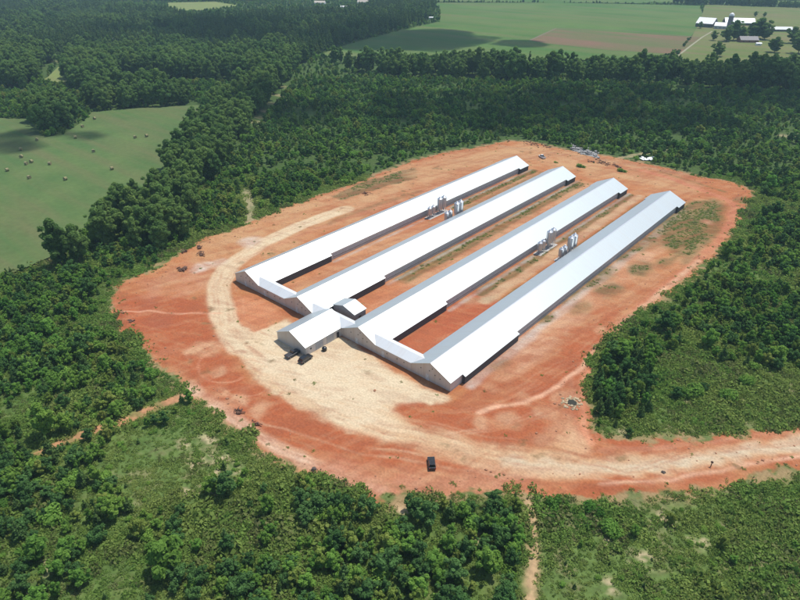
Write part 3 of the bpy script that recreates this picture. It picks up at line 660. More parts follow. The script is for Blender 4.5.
def rblobs(seed, H, R, n, z0=.3, base=.45):
    r = np.random.default_rng(seed); out = [(0, 0, H*.58, R*.5, H*.28)]
    for i in range(n):
        t = r.random()*6.28; f = (i+.5)/n; z = H*(z0+(1-z0-.12)*f)+r.normal()*.03*H; rr_ = R*(.74*math.sin(math.pi*min(1, (.25+.75*(1-f))))+.12)*(.7+.5*r.random())
        b = R*base*(.7+.6*r.random())*(1.1-.45*f)
        out.append((math.cos(t)*rr_, math.sin(t)*rr_, z, b, b*.85))
    out.append((r.normal()*.08*R, r.normal()*.08*R, H*.9, R*.33, H*.12))
    return out
YOUNG = []; SHRUB = []; TALL = []; PINE = []; YPINE = []
for s in range(6):      # unit: metres, about 6 m high
    H = 6; Rr = 2.2+.35*(s % 3)
    YOUNG.append((crown_mesh('young_crown', rblobs(s+10, H, Rr*(1 if s % 2 else .72), 15, .22, .33), 1700, .40, [M_leaf, M_leaf, M_leafd, M_leaf, M_leafy, M_leafd][s], s+1), trunk_mesh('young_trunk', 4, .11, s)))
for s in range(4):
    r = np.random.default_rng(s+50); bl = [(r.normal()*.5, r.normal()*.5, .55+.5*r.random(), .6+.4*r.random(), .5+.35*r.random()) for _ in range(6)]
    SHRUB.append((crown_mesh('shrub_crown', bl, 520, .26, M_leaf, s+60, .55), trunk_mesh('shrub_stem', .9, .05, s+3)))
for s in range(5):      # 20 m
    TALL.append((crown_mesh('tall_crown', rblobs(s+80, 20, 4.9+.7*(s % 3), 30, .18, .27), 5200, .78, M_tall, s+90, .6), trunk_mesh('tall_trunk', 15, .32, s+9, 6, .22)))
def pine_blobs(seed, H, R, n):
    r = np.random.default_rng(seed); out = []
    for i in range(n):
        f = i/(n-1); z = H*(.22+.74*f); rad = R*(1-f)**.8; k = max(1, int(5*(1-f)+1))
        for j in range(k):
            t = r.random()*6.28; out.append((math.cos(t)*rad*.55, math.sin(t)*rad*.55, z+r.normal()*.02*H, max(.12*R, rad*.5), max(.05*H, H*.07)))
    return out
for s in range(3): PINE.append((crown_mesh('pine_crown', pine_blobs(s+5, 19, 3.8, 9), 2600, .62, M_pine, s+120, .55), trunk_mesh('pine_trunk', 17, .25, s+20, 3, .08)))
for s in range(3): YPINE.append((crown_mesh('young_pine_crown', pine_blobs(s+35, 6.5, 1.7, 8), 1100, .32, M_pine, s+140, .5), trunk_mesh('young_pine_trunk', 5.5, .09, s+30, 3, .08)))
WEEDS = []
for s in range(4):
    r = np.random.default_rng(s+150); bl = [(r.normal()*.6, r.normal()*.6, .05+.15*r.random(), .3+.3*r.random(), .16+.2*r.random()) for _ in range(6)]
    WEEDS.append(crown_mesh('weed_clump', bl, 130, .22, M_weed if s < 3 else M_weed2, s+160, 0))

def scatter(name, protos, pts, kind='stuff', label=None):
    """one object: instances of small plants on a cloud of points"""
    src = bpy.data.collections.new(name+'_plants')
    for i, parts in enumerate(protos):
        # a plant of one mesh (crown and trunk joined as separate material slots)
        ms = parts if isinstance(parts, tuple) else (parts,)
        bm = bmesh.new(); tl = bm.verts.layers.float.new('tone'); mats = []
        me = bpy.data.meshes.new(f'{name}_plant_{i:02d}')
        for m_ in ms:
            n0 = len(bm.faces); bm.from_mesh(m_)
            bm.faces.ensure_lookup_table()
            mats.append(m_.materials[0])
            for f in bm.faces[n0:]: f.material_index = len(mats)-1
        bm.to_mesh(me); bm.free()
        for q in mats: me.materials.append(q)
        src.objects.link(bpy.data.objects.new(f'{name}_plant_{i:02d}', me))
    P = np.array(pts, float)            # x y z rot scale scalez idx
    me = bpy.data.meshes.new(name); me.vertices.add(len(P)); me.vertices.foreach_set('co', P[:, :3].astype(np.float32).ravel())
    for an, col, ty in (('rz', 3, 'FLOAT'), ('sc', 4, 'FLOAT'), ('sz', 5, 'FLOAT'), ('pi', 6, 'INT')):
        a = me.attributes.new(an, ty, 'POINT'); a.data.foreach_set('value', P[:, col].astype(np.int32 if ty == 'INT' else np.float32))
    o = link(name, me)
    g = bpy.data.node_groups.new(name, 'GeometryNodeTree'); g.interface.new_socket('Geometry', in_out='INPUT', socket_type='NodeSocketGeometry'); g.interface.new_socket('Geometry', in_out='OUTPUT', socket_type='NodeSocketGeometry')
    N = g.nodes.new; L = g.links.new; gi = N('NodeGroupInput'); go = N('NodeGroupOutput'); ip = N('GeometryNodeInstanceOnPoints'); ci = N('GeometryNodeCollectionInfo')
    ci.inputs['Collection'].default_value = src; ci.inputs['Separate Children'].default_value = True; ci.inputs['Reset Children'].default_value = True
    def attr(n, t):
        a = N('GeometryNodeInputNamedAttribute'); a.data_type = t; a.inputs['Name'].default_value = n; return a.outputs['Attribute']
    cb = N('ShaderNodeCombineXYZ'); L(attr('rz', 'FLOAT'), cb.inputs[2]); e2r = N('FunctionNodeEulerToRotation'); L(cb.outputs[0], e2r.inputs[0])
    c2 = N('ShaderNodeCombineXYZ'); a_ = attr('sc', 'FLOAT'); L(a_, c2.inputs[0]); L(a_, c2.inputs[1]); L(attr('sz', 'FLOAT'), c2.inputs[2])
    L(gi.outputs[0], ip.inputs['Points']); L(ci.outputs[0], ip.inputs['Instance']); ip.inputs['Pick Instance'].default_value = True; L(attr('pi', 'INT'), ip.inputs['Instance Index'])
    L(e2r.outputs[0], ip.inputs['Rotation']); L(c2.outputs[0], ip.inputs['Scale']); L(ip.outputs[0], go.inputs[0])
    md = o.modifiers.new('scatter', 'NODES'); md.node_group = g
    tag(o, label, None, None, kind)
    return o

# ------------------------------------------------------------------ where plants stand
def jgrid(x0, x1, y0, y1, st):
    X, Y = np.meshgrid(np.arange(x0, x1, st), np.arange(y0, y1, st), indexing='ij'); X = X+rng.uniform(-.48, .48, X.shape)*st; Y = Y+rng.uniform(-.48, .48, Y.shape)*st
    return X.ravel(), Y.ravel()
TALLZ = [W(p) for p in (
    [(-400,-12),(0,6),(60,7),(165,14),(190,22),(260,17),(330,14),(430,16),(428,20),(400,29),(345,44),(318,55),(292,72),(255,82),(200,84),(165,80),(125,76),(100,74),(80,62),(70,56),(40,70),(0,74),(-400,110)],
    [(26,120),(34,135),(60,136),(80,122),(66,108),(40,106)],
    [(85,110),(88,98),(120,92),(150,96),(185,100),(200,104),(150,110),(110,113)],
    [(66,84),(72,66),(110,62),(122,76),(110,90),(80,92)],
    [(0,88),(0,76),(40,74),(42,80),(30,88)],
    [(170,186),(160,172),(178,148),(200,122),(225,104),(262,84),(290,78),(282,90),(262,112),(246,136),(232,160),(214,184),(196,194)],
    [(92,232),(100,248),(140,256),(176,246),(200,228),(206,206),(186,192),(150,198),(116,210)],
    [(52,264),(60,258),(92,252),(98,262),(76,272)],
    [(332,70),(334,62),(400,68),(520,73),(640,76),(700,76),(800,84),(950,94),(950,104),(800,93),(640,85),(520,82),(400,78)],
    [(772,66),(800,60),(900,62),(900,88),(800,84)],
    [(342,16),(400,2),(436,4),(432,18),(405,26)],
    [(700,48),(714,40),(745,39),(742,45),(716,52)],
    [(-100,-14),(300,1),(165,2),(-50,3)],
    [(425,-6),(900,-4),(900,0),(600,-3),(430,-1)],
    [(672,-2),(800,0),(900,2),(900,7),(800,9),(770,9),(672,4)])]
def zone_flags(X, Y):
    yd = sdist(X, Y, YARD); ok = yd < -2.2
    for P in FIELDS: ok &= ~inside(X, Y, P)
    for P, w_ in PATHSW: ok &= seg_dist(X, Y, P) > w_*.55+.6
    return ok, yd
def in_any(X, Y, Z):
    r = np.zeros(X.shape, bool)
    for P in Z: r |= inside(X, Y, P)
    return r
def visible(X, Y, mpx=90):
    px, py, z = proj(np.stack([X, Y, np.zeros_like(X)], -1)); return (z > 5) & (px > -mpx) & (px < 800+mpx) & (py < 600+mpx*1.2) & (py > -14), px, py, z
plants = {'young': [], 'shrub': [], 'tall': [], 'pine': [], 'ypine': []}   # x y rot s sz idx
# tall woods
X, Y = jgrid(-1700, 700, -100, 2300, 7.2)
v, px, py, z = visible(X, Y); X, Y, px, py, z = X[v], Y[v], px[v], py[v], z[v]
t = in_any(X, Y, TALLZ); ok, yd = zone_flags(X, Y)
hole = fbm(X, Y, 60, 3, 15.)
for x, y, dd, p_, q_, hl in zip(X[t & ok], Y[t & ok], z[t & ok], px[t & ok], py[t & ok], hole[t & ok]):
    pine = (q_ < 62 and p_ < 440 and hl > .44) or rng.random() < .12
    s = rng.uniform(.68, 1.0)*(1.12 if q_ < 100 else .92)*(.9 if q_ < 30 else 1)
    if p_ > 325 and 55 < q_ < 110: s *= rng.uniform(.75, 1.15)
    if p_ > 325 and 55 < q_ < 110 and rng.random() < .35+.6*(hl < .42): continue
    if hl < .40 and q_ < 60: s *= .62
    plants['pine' if pine else 'tall'].append((x, y, rng.uniform(0, 6.28), s*rng.uniform(.9, 1.15), s, rng.integers(3 if pine else 5)))
# regrowth
for st, z0, z1 in ((2.25, 0, 330), (3.4, 330, 560), (6.0, 560, 1500)):
    X, Y = jgrid(-1500, 500, -130, 2000, st) if z0 > 300 else jgrid(-330, 340, -130, 330, st)
    v, px, py, z = visible(X, Y); v &= (z >= z0) & (z < z1); X, Y, px, py, z = X[v], Y[v], px[v], py[v], z[v]
    ok, yd = zone_flags(X, Y); tz = in_any(X, Y, TALLZ); sc = in_any(X, Y, SCRUB); n = fbm(X, Y, 16, 3, 61.); n2 = fbm(X, Y, 55, 2, 71.)
    dens = np.where(sc, .20, .95)*sm(.22, .42, n+.0)+np.where(sc, 0, .10)
    dens = np.where((py > 395) & (px < 540) & ~sc, dens*.80*sm(.30, .52, n)+.10, dens)     # open lower left
    dens = np.where((py > 486) & (px > 300) & (px < 525), .80, dens)
    dens = np.where(tz, .25, dens); dens *= sm(2, 6, -yd)*.75+.25
    dens = np.where((px > 592) & (px < 650) & (py > 350) & (py < 418), .85, dens)
    pick = ok & (rng.random(X.shape) < dens*(.8 if st < 3 else 1))
    for x, y, p_, q_, dd, a_, yy_, s_ in zip(X[pick], Y[pick], px[pick], py[pick], z[pick], n[pick], yd[pick], sc[pick]):
        s = (.30+.55*rng.random()**1.6+.25*(rng.random() < .12))*(1.0 if dd > 240 else .92)*(.75+.6*a_)
        if yy_ > -8: s *= .7
        if s_: s *= .38 if rng.random() < .8 else .8
        if 592 < p_ < 650 and 350 < q_ < 418: s = rng.uniform(.75, 1.0)
        if 300 < p_ < 525 and q_ > 488: s = .38+.5*rng.random()
        if p_ < 200 and q_ > 250: s *= 1.08
        if dd < 260 and not (300 < p_ < 525 and q_ > 488): s *= .9
        if rng.random() < (.5 if (592 < p_ < 650 and q_ > 350) else .13): plants['ypine'].append((x, y, rng.uniform(0, 6.28), s, s*1.05, rng.integers(3)))
        elif s < .30 or rng.random() < .10: plants['shrub'].append((x, y, rng.uniform(0, 6.28), s*2.2, s*2.0, rng.integers(4)))
        else: plants['young'].append((x, y, rng.uniform(0, 6.28), s*rng.uniform(.85, 1.2), s, rng.integers(6)))
# trees that stand out in the photo, one by one: (px, py, scale, kind, label)
NAMED = [(48,436,1.75,'young','large bluish green tree beside the left end of the red clay track'),
 (166,572,1.35,'young','broad dark green tree with shaded base in the lower left scrub'),
 (226,494,1.05,'young','dark bushy tree below the pale bare patches of scrub'),
 (214,492,.85,'young','dark green tree leaning against a bushier one below the pale bare patches'),
 (114,520,1.0,'young','rounded green tree between the clay track and the lower left corner'),
 (38,558,.95,'young','lone dark green tree in the open grass at the lower left corner'),
 (426,524,1.1,'young','fullest rounded tree in the thicket below the black car'),
 (487,572,1.0,'young','rounded tree left of the pale footpath at the bottom edge'),
 (268,512,.9,'young','dark narrow tree at the left end of the thicket below the clay road'),
 (552,506,.62,'shrub','compact dark bush just below the road and right of the pale footpath'),
 (590,509,.62,'shrub','second compact dark bush below the road, right of the pale footpath'),
 (612,534,.8,'shrub','wide low dark bush alone in the lower right scrub'),
 (190,402,.7,'young','small dark tree where the clay track meets the red yard'),
 (182,402,.45,'ypine','thin little pine on the corner of the clay track'),
 (663,330,1.2,'young','big dark rounded tree jutting to the clay edge right of the sheds'),
 (707,346,1.05,'young','dark rounded tree overlooking the green meadow right of the sheds'),
 (648,358,.85,'young','dark tree at the top of the triangular thicket by the clay yard'),
 (776,364,1.0,'young','dark rounded tree near the right edge above the meadow'),
 (695,394,.9,'shrub','pale green bush alone in the middle of the right meadow'),
 (726,398,.8,'shrub','dark low bush in the right meadow beside a paler one'),
 (746,384,.8,'shrub','greyish round bush at the upper side of the right meadow'),
 (770,190,1.3,'young','dark tree group front beside the far right corner of the clay'),
 (775,215,1.1,'young','dark rounded tree right of the clay bend at the far right'),
 (726,256,1.15,'young','tall dark bush near the bend of the outer clay road'),
 (62,266,.98,'tall','tall thin-crowned tree standing free at the lower hay field edge'),
 (80,262,.8,'tall','tall tree beside a thinner one at the lower hay field edge')]
named = []
for px_, py_, s, kd, lb in NAMED:
    p = at(px_, py_); r = {'young': 2.6, 'shrub': 1.5, 'ypine': 1.2, 'tall': 4}[kd]*s
    for k in plants: plants[k] = [q for q in plants[k] if math.hypot(q[0]-p[0], q[1]-p[1]) > r*.95]
    named.append((kd, p[0], p[1], s if kd != 'shrub' else s*2, lb))
KIND = {'young': ('young_tree', 'tree', YOUNG, 6, 'young broadleaf trees round the site'), 'shrub': ('shrub', 'shrub', SHRUB, 1.5, 'shrubs round the site'),
        'tall': ('tall_tree', 'tree', TALL, 20, 'tall hardwood trees round the hay field'), 'pine': ('pine_tree', 'pine tree', PINE, 19, 'tall pines'), 'ypine': ('young_pine', 'pine', YPINE, 6.5, 'young pines round the site')}
def zlabel(kd, px, py):
    w_ = {'young': 'leafy tree', 'shrub': 'low shrub', 'tall': 'full-grown tree', 'pine': 'dark pine', 'ypine': 'slim young pine'}[kd]+' | '
    if kd in ('tall', 'pine'):
        if px > 320 and py < 110: return w_+'hedgerow by crop field'
        if py < 138 and px < 90: return w_+'clump in hay field'
        if px < 215 and py > 190: return w_+'hay field hedge'
        if px > 150 and py > 78: return w_+'wood beside hay field'
        return w_+'woods beyond hay field'
    if px < 200 and py < 300: return w_+'strip beside hay field'
    if px < 115 and py < 440: return w_+'wood at left edge'
    if px < 200 and py < 400: return w_+'wood above clay track'
    if py > 480 and 290 < px < 527: return w_+'thicket under black car'
    if px <= 300 and py > 395: return w_+'scrub below clay track'
    if px >= 527 and py > 470: return w_+'scrub below pale road'
    if px > 580 and 345 < py < 470: return w_+'meadow above pale road'
    if px > 580 and 180 < py <= 345: return w_+'wood right of sheds'
    if px < 260: return w_+'wood above ring road'
    return w_+'regrowth behind sheds'
def zoneof(kd, px, py): return zlabel(kd, px, py)
def name_all(items):
    """labels for the trees of one kind: size and crown shape first, then where in its stand each one is"""
    by = {}
    for it in items: by.setdefault(it['zone'], []).append(it)
    for zn, L_ in by.items():
        xs_ = np.array([i_['px'] for i_ in L_]); ys_ = np.array([i_['py'] for i_ in L_]); hs_ = np.array([i_['h'] for i_ in L_]); ws_ = np.array([i_['w'] for i_ in L_])
        nx_ = 5 if len(L_) > 20 else 3
        qx = np.quantile(xs_, np.linspace(0, 1, nx_+1)[1:-1]); qh = np.quantile(hs_, [.34, .67]); qw = np.quantile(ws_, .5)
        cols = {3: ['left part', 'middle', 'right part'], 5: ['left end', 'left half', 'middle', 'right half', 'right end']}[nx_]
        for i_ in L_:
            cx_ = int(np.searchsorted(qx, i_['px'])); same = ys_[np.searchsorted(qx, xs_) == cx_]; r_ = int((same < i_['py']).sum()*5/max(1, len(same)))
            body, place_ = zn.split(' | ')
            i_['label'] = f"{['short', 'mid-sized', 'large'][int(np.searchsorted(qh, i_['h']))]} {'broad' if i_['w'] > qw else 'narrow'} {body}, {['far', 'far-middle', 'central', 'near-middle', 'near'][min(r_, 4)]} row, {cols[cx_]} of {place_}"
def place(kd, x, y, rz, s, sz, idx, label):
    nm, cat, lib, H, grp = KIND[kd]
    z = float(gz(np.array([x]), np.array([y]))[0])
    e = empty(nm, (x, y, z), rz); e.scale = (s, s, sz); cr_, tr_ = lib[int(idx)]
    link('crown', cr_, None, e); link('trunk', tr_, None, e); tag(e, label, cat, grp)
for i, (kd, x, y, s, lb) in enumerate(named): place(kd, x, y, i*1.3, s*1.05, s, i % (3 if kd == 'ypine' else 4), lb)
zb = {'young': 285, 'shrub': 110, 'tall': 210, 'pine': 40, 'ypine': 110}
mass = {k: [] for k in plants}
for kd, L_ in plants.items():
    A = np.array(L_); px, py, z = proj(np.c_[A[:, :2], np.zeros(len(A))])
    size = np.where((px > 2) & (px < 798) & (py > 0) & (py < 606), A[:, 4]/z, -1)
    o_ = np.argsort(-size); n = min(zb[kd], int((size > 0).sum()))
    items = [dict(zone=zlabel(kd, px[j], py[j]), px=px[j], py=py[j], h=A[j, 4], w=A[j, 3]/A[j, 4], j=j) for j in o_[:n]]; name_all(items)
    for it in items: place(kd, *A[it['j']], it['label'])
    mass[kd] = A[o_[n:]]
def zs(A): return gz(A[:, 0], A[:, 1])
def pack(A, off=0): return np.c_[A[:, :2], zs(A), A[:, 2:5], A[:, 5]+off]
scatter('young_woodland', YOUNG+YPINE+SHRUB, np.r_[pack(mass['young']), pack(mass['ypine'], 6), pack(mass['shrub'], 9)], label='dense young regrowth wood all round the clay yard')
scatter('forest', TALL+PINE, np.r_[pack(mass['tall']), pack(mass['pine'], 5)], label='dark mature forest beyond the hay field and along the fields')
# ground cover
X, Y = jgrid(-200, 335, -132, 330, 1.08)
v, px, py, z = visible(X, Y, 60); v &= z < 330; X, Y, z, px, py = X[v], Y[v], z[v], px[v], py[v]
ok, yd = zone_flags(X, Y); ok |= False
n = fbm(X, Y, 5, 3, 44.); n2 = fbm(X, Y, 25, 2, 4.)
bare = np.zeros(X.shape)
for bx, by, r in BARE:
    c = at(bx, by); bare = np.maximum(bare, sm(r*1.25, r*.5, np.hypot(X-c[0], Y-c[1])))
okp = (sdist(X, Y, YARD) < (n-.5)*7-.3)
for P in FIELDS: okp &= ~inside(X, Y, P)
for P, w_ in PATHSW: okp &= seg_dist(X, Y, P) > w_*.5+.1+(n-.5)*2
pick = okp & (rng.random(X.shape) < (.62+.4*sm(.3, .55, n))*(1-.6*bare))
Xp, Yp, npk, zp, n2p = X[pick], Y[pick], n[pick], z[pick], n2[pick]
m_ = len(Xp); s = rng.uniform(.45, 1.2, m_)*(.8+.6*npk)*np.where(rng.random(m_) < .10, 1.7, 1)*(.65+.75*sm(.35, .65, n2p))
idx = np.where(rng.random(m_) < .10+.25*sm(.5, .65, n2p), 3, rng.integers(0, 3, m_))
scatter('undergrowth', WEEDS, np.c_[Xp, Yp, gz(Xp, Yp), rng.uniform(0, 6.28, m_), s, s*rng.uniform(.7, 1.5, m_), idx], label='weeds and low brush covering the rough ground')
# sparse weeds that came up on the clay
X, Y = jgrid(min(yx), max(yx), min(yy), max(yy), 1.0); d = sdist(X, Y, YARD); C_ = paint(X, Y)
green = (C_[:, 0] < .24) & (C_[:, 1] > C_[:, 0]*.66) & (d > 1)
hs = (X > -6) & (X < 96) & (Y > -2) & (Y < 184) & (np.abs((X-XR[0]+14.02) % 28.04-14.02) < 8.6)
wing = (X > 35) & (X < 52) & (Y > -17) & (Y < 16)
edge = (d < 4) & (d > -.5)
pick = ((green & (rng.random(X.shape) < .8)) | (edge & (rng.random(X.shape) < .05)) | (rng.random(X.shape) < .004)) & ~hs & ~wing & (d > -.5)
Xp, Yp = X[pick], Y[pick]; m_ = len(Xp); s = rng.uniform(.22, .6, m_)
scatter('yard_weeds', WEEDS, np.c_[Xp, Yp, yz(Xp, Yp), rng.uniform(0, 6.28, m_), s, s, rng.integers(0, 4, m_)], label='sparse weeds come up on the clay yard')
# clods and stones on the clay
CL = MB(); CL.lump((0, 0, .1), .5, 3, 1, .3, (1, .8, .5)); M_clod = mat('clay_clod', (.33, .16, .09), .95, var=.3, scale=2)
clod = CL.mesh('clod', M_clod)
pk = ((d > .2) & (d < 9) & (rng.random(X.shape) < .045) | (d > 9) & (rng.random(X.shape) < .0012)) & ~hs & ~wing
Xp, Yp = X[pk], Y[pk]; m_ = len(Xp); s = rng.uniform(.25, .8, m_)*rng.uniform(.5, 1.2, m_)
scatter('clay_clods', [clod], np.c_[Xp, Yp, yz(Xp, Yp), rng.uniform(0, 6.28, m_), s, s, np.zeros(m_)], label='loose clods and stones along the clay rim')

# ------------------------------------------------------------------ hay bales
M_hay = mat('hay', (.26, .235, .12), .95, var=.3, scale=3)
BALES = [((8,171.5),'hay bale lying alone lowest and farthest left in the hay field'), ((30,179),'lone hay bale directly below the close pair in the hay field'), ((66,180.5),'hay bale nearest the tall trees on the pale grass'), ((27,165),'larger-looking bale of the touching pair'), ((32,163),'smaller-looking bale behind its touching neighbour'),
 ((50.5,165),'hay bale just right of the touching pair'), ((22,158),'nearer of two bales lined up in the darker grass'), ((21.5,150.5),'farther of two bales lined up in the darker grass'), ((37.5,141),'hay bale just below the tree clump that juts into the field'),
 ((76,138.5),'hay bale right of the jutting tree clump in short pale grass'), ((94,152.5),'hay bale alone in the dark middle of the field'), ((112.5,170),'hay bale nearest the wood edge beside the clay yard'), ((135.5,138.5),'left bale of the two in the upper right of the field'), ((147,137),'right bale of the two in the upper right of the field'), ((83,127.5),'hay bale at the upper field edge by the trees'), ((95,119.5),'farthest hay bale tight against the upper woods')]
bm_ = MB().tube((0, -.75, .95), (0, .75, .95), .97, n=20).mesh('hay_bale', M_hay, False)
for i, ((a, b), lb) in enumerate(BALES):
    p = at(a, b+1); o = link('hay_bale', bm_); o.location = (p[0], p[1], .74); o.rotation_euler = (0, 0, i*1.7); tag(o, lb, 'hay bale', 'round hay bales in the mown field'); o.scale = (.92, .92, .92)

# ------------------------------------------------------------------ debris, piles, posts
M_wood = mat('old_timber', (.14, .075, .05), .9, var=.4, scale=2); M_rub = mat('grey_rubble', (.27, .265, .25), .9, var=.35, scale=2); M_whs = mat('white_sheet', (.78, .78, .78), .6)
def logpile(px, py, n, sx, sy, label, seed, m=M_wood, rr_=(.08, .2), ln=(.8, 2.4), ang=None):
    r = random.Random(seed); mb = MB()
    for i in range(n):
        x, y, z = r.gauss(0, sx), r.gauss(0, sy), r.uniform(.1, .9); a = r.uniform(0, 3.14) if ang is None else ang+r.gauss(0, .25); l = r.uniform(*ln)/2; t = r.uniform(-.2, .3)
        mb.tube((x-math.cos(a)*l, y-math.sin(a)*l, z), (x+math.cos(a)*l, y+math.sin(a)*l, z+t), r.uniform(*rr_), n=6)
    for i in range(n//3): mb.lump((r.gauss(0, sx), r.gauss(0, sy), .3), r.uniform(.4, .9), seed+i, 1, .3, (1, 1, .7))
    o = mb.build('brush_pile', m); p = at(px, py); o.location = (p[0], p[1], .05); tag(o, label, 'brush pile'); return o
logpile(182, 270.5, 22, .8, .7, 'large brown root and brush pile on the clay by the ring road', 1)
logpile(201, 255, 8, .7, .4, 'small brown brush pile just above the large one on the clay', 2)
logpile(200, 247.5, 8, .6, .4, 'small dark brush pile at the clay edge under the woods', 3)
logpile(184, 252, 6, .6, .5, 'tiny dark brush heap left of two others at the clay edge', 13)
logpile(534, 144.5, 40, 6.5, 2.0, 'long dark heap of felled timber behind the first shed', 4, ang=R_(-20))
logpile(606, 164.5, 34, 6.5, 1.6, 'long brown heap of earth and timber behind the third shed', 5, ang=R_(-20))
logpile(367, 194, 8, 1.4, .8, 'dark scrap heap in the weeds left of the first shed', 6)
logpile(131, 322, 9, .7, .35, 'small low brush heap near the left tip of the red clay', 7, ln=(1, 2))
logpile(238, 412, 8, .7, .4, 'small dark brush heap on the pale rim above the lower left scrub', 8, ln=(.8, 1.6))
logpile(256, 424, 7, 1.6, .6, 'flat dark brush heap on the red clay near the lower rim', 9, ln=(.5, 1.1))
r = random.Random(5); mb = MB().lump((0, 0, 0), 1, 3, 3, .2, (11, 4.5, .7))
for i in range(150): mb.lump((r.gauss(0, 5.5), r.gauss(0, 2.6), r.uniform(0, 1.1)), r.uniform(.3, 1.1), i, 1, .35, (1, 1, .6))
for i in range(26):
    x, y, a = r.gauss(0, 6), r.gauss(0, 2.4), r.uniform(0, 3.1); mb.add([(x, y, .9), (x+2*math.cos(a), y+2*math.sin(a), 1.3), (x+2*math.cos(a)-math.sin(a), y+2*math.sin(a)+math.cos(a), 1.1), (x-math.sin(a), y+math.cos(a), .8)], [(0, 1, 2, 3)])
o = mb.build('rubble_pile', M_rub); p = at(584, 152); o.location = (p[0], p[1], 0); o.rotation_euler = (0, 0, R_(-22)); tag(o, 'wide heap of pale grey rubble at the wood edge behind the sheds', 'rubble pile')
mb = MB()
for i in range(12):
    x, y, a = r.gauss(0, 2.6), r.gauss(0, 1.3), r.uniform(0, 3.1); mb.add([(x, y, .3), (x+3*math.cos(a), y+3*math.sin(a), .8), (x+3*math.cos(a)-1.4*math.sin(a), y+3*math.sin(a)+1.4*math.cos(a), .9), (x-1.4*math.sin(a), y+1.4*math.cos(a), .35)], [(0, 1, 2, 3)])
o = mb.build('scrap_sheets', M_whs); sd = o.modifiers.new('thick', 'SOLIDIFY'); sd.thickness = .04; p = at(652, 160.5); o.location = (p[0], p[1], .05); tag(o, 'loose stack of white metal sheets on grass behind the sheds', 'scrap sheets')
# burn pit
p = at(572, 403); e = empty('burn_pit', (p[0], p[1], .03)); mb = MB()
for i in range(46):
    a = r.uniform(0, 6.28); q = r.uniform(1.3, 2.9); mb.lump((math.cos(a)*q, math.sin(a)*q*1.0, .0), r.uniform(.22, .55), i, 1, .3, (1, 1, .75))
mb.build('spoil_ring', mat('pale_spoil', (.44, .34, .21), .95, var=.2), e); MB().lathe([(.01, .16), (.8, .17), (1.25, .16), (1.5, -.3)], 16).build('ash_bed', mat('ash', (.04, .04, .03), .95), e)
tag(e, 'dark burn pit ringed with pale spoil left of the triangular thicket', 'burn pit')
p = at(710.5, 467); e = empty('marker_post', (p[0], p[1], 0)); MB().tube((0, 0, 0), (0, 0, 1.9), .11, n=8).build('post', M_wood, e); MB().box(-.3, .3, -.06, .06, 1.35, 1.75).build('marker_board', M_dark, e)
tag(e, 'short dark post at the lower verge of the road to the right', 'post')
for px_, py_, rr_, lb in ((663, 473, .5, 'dark boulder at the lower edge of the pale road'), (422, 483, .35, 'small dark rock on pink clay below the black car'), (314, 470, .7, 'dark boulder on the pale clay rim above the thicket')):
    p = at(px_, py_); o = MB().lump((0, 0, .2), rr_, int(px_), 2, .2, (1, 1, .7)).build('boulder', mat('boulder_stone', (.10, .08, .065), .9)); o.location = (p[0], p[1], 0.05); tag(o, lb, 'boulder')
for px_, py_, s, lb in ((581, 167.5, 1.0, 'dark green bush behind the gap of second and third shed'), (622, 172, 1.0, 'dark green bush near the long earth heap behind the third shed'), (556, 163, .5, 'small bush near the white pickup behind the sheds')):
    p = at(px_, py_); e = empty('shrub', (p[0], p[1], 0)); e.scale = (s*1.9, s*1.2, s*1.1); link('crown', SHRUB[1][0], None, e); link('trunk', SHRUB[1][1], None, e); tag(e, lb, 'shrub', 'shrubs on the clay behind the sheds')

# ------------------------------------------------------------------ the farm beyond the fields
M_fw = mat('farm_white', (.80, .80, .78), .5); M_fg = mat('farm_grey_roof', (.42, .47, .50), .45, .3); M_fd = mat('farm_dark_wall', (.12, .11, .10), .8); M_br = mat('house_brick', (.26, .14, .10), .85); M_sh = mat('shingle', (.30, .28, .27), .85)
def barn(px, py, L_, Wb, he, hr, ang, roofm, wallm, label, name='barn', cat='barn', openside=False, win=3):
    p = at(px, py); b = empty(name, (p[0], p[1], .8), ang); hw2 = Wb/2; e_ = .35; k2 = (hr-he)/hw2
    mb = MB().prism([(-hw2, 0), (hw2, 0), (hw2, he), (0, hr), (-hw2, he)], -L_/2, L_/2); mb.build('wall', wallm, b)
    mb = MB().prism([(-hw2-e_, he-e_*k2+.06), (0, hr+.06), (hw2+e_, he-e_*k2+.06), (hw2+e_, he-e_*k2+.2), (0, hr+.22), (-hw2-e_, he-e_*k2+.2)], -L_/2-e_, L_/2+e_); mb.build('roof', roofm, b)
    for q in range(win):
        y = -L_/2+L_*(q+.5)/win
        for s in (-1, 1): MB().box(min(s*hw2, s*(hw2+.06)), max(s*hw2, s*(hw2+.06)), y-.6, y+.6, 1, min(he-.3, 2.2)).build('window', M_glass, b)
    MB().box(-1.2, 1.2, -L_/2-.06, -L_/2-.003, 0, min(he, 2.4)).build('door', M_dark, b)
    return tag(b, label, cat)
va = camdir-math.pi/2          # long axis of a building with this angle runs away from the camera
barn(706, 27, 24, 26, 5, 12, va+R_(50), M_fw, M_fd, 'white-roofed open barn left of the grey silo', openside=True)
barn(720, 29, 16, 15, 4, 8, va+R_(60), M_fw, M_fg, 'small white shed between the open barn and the silo')
barn(738, 25, 42, 24, 3.5, 9, va+R_(76), M_fg, M_fd, 'long grey-roofed barn behind the silo and its tree')
barn(776, 31.5, 40, 14, 2.6, 5.5, va+R_(84), mat('farm_pale_roof', (.62, .64, .60), .6), M_fd, 'long low pale-roofed barn right of the round farm tree')
barn(747, 42.5, 22, 13, 2.8, 6.5, va+R_(86), M_sh, M_br, 'low brick house with grey roof before the farm trees', 'farm_house', 'house')
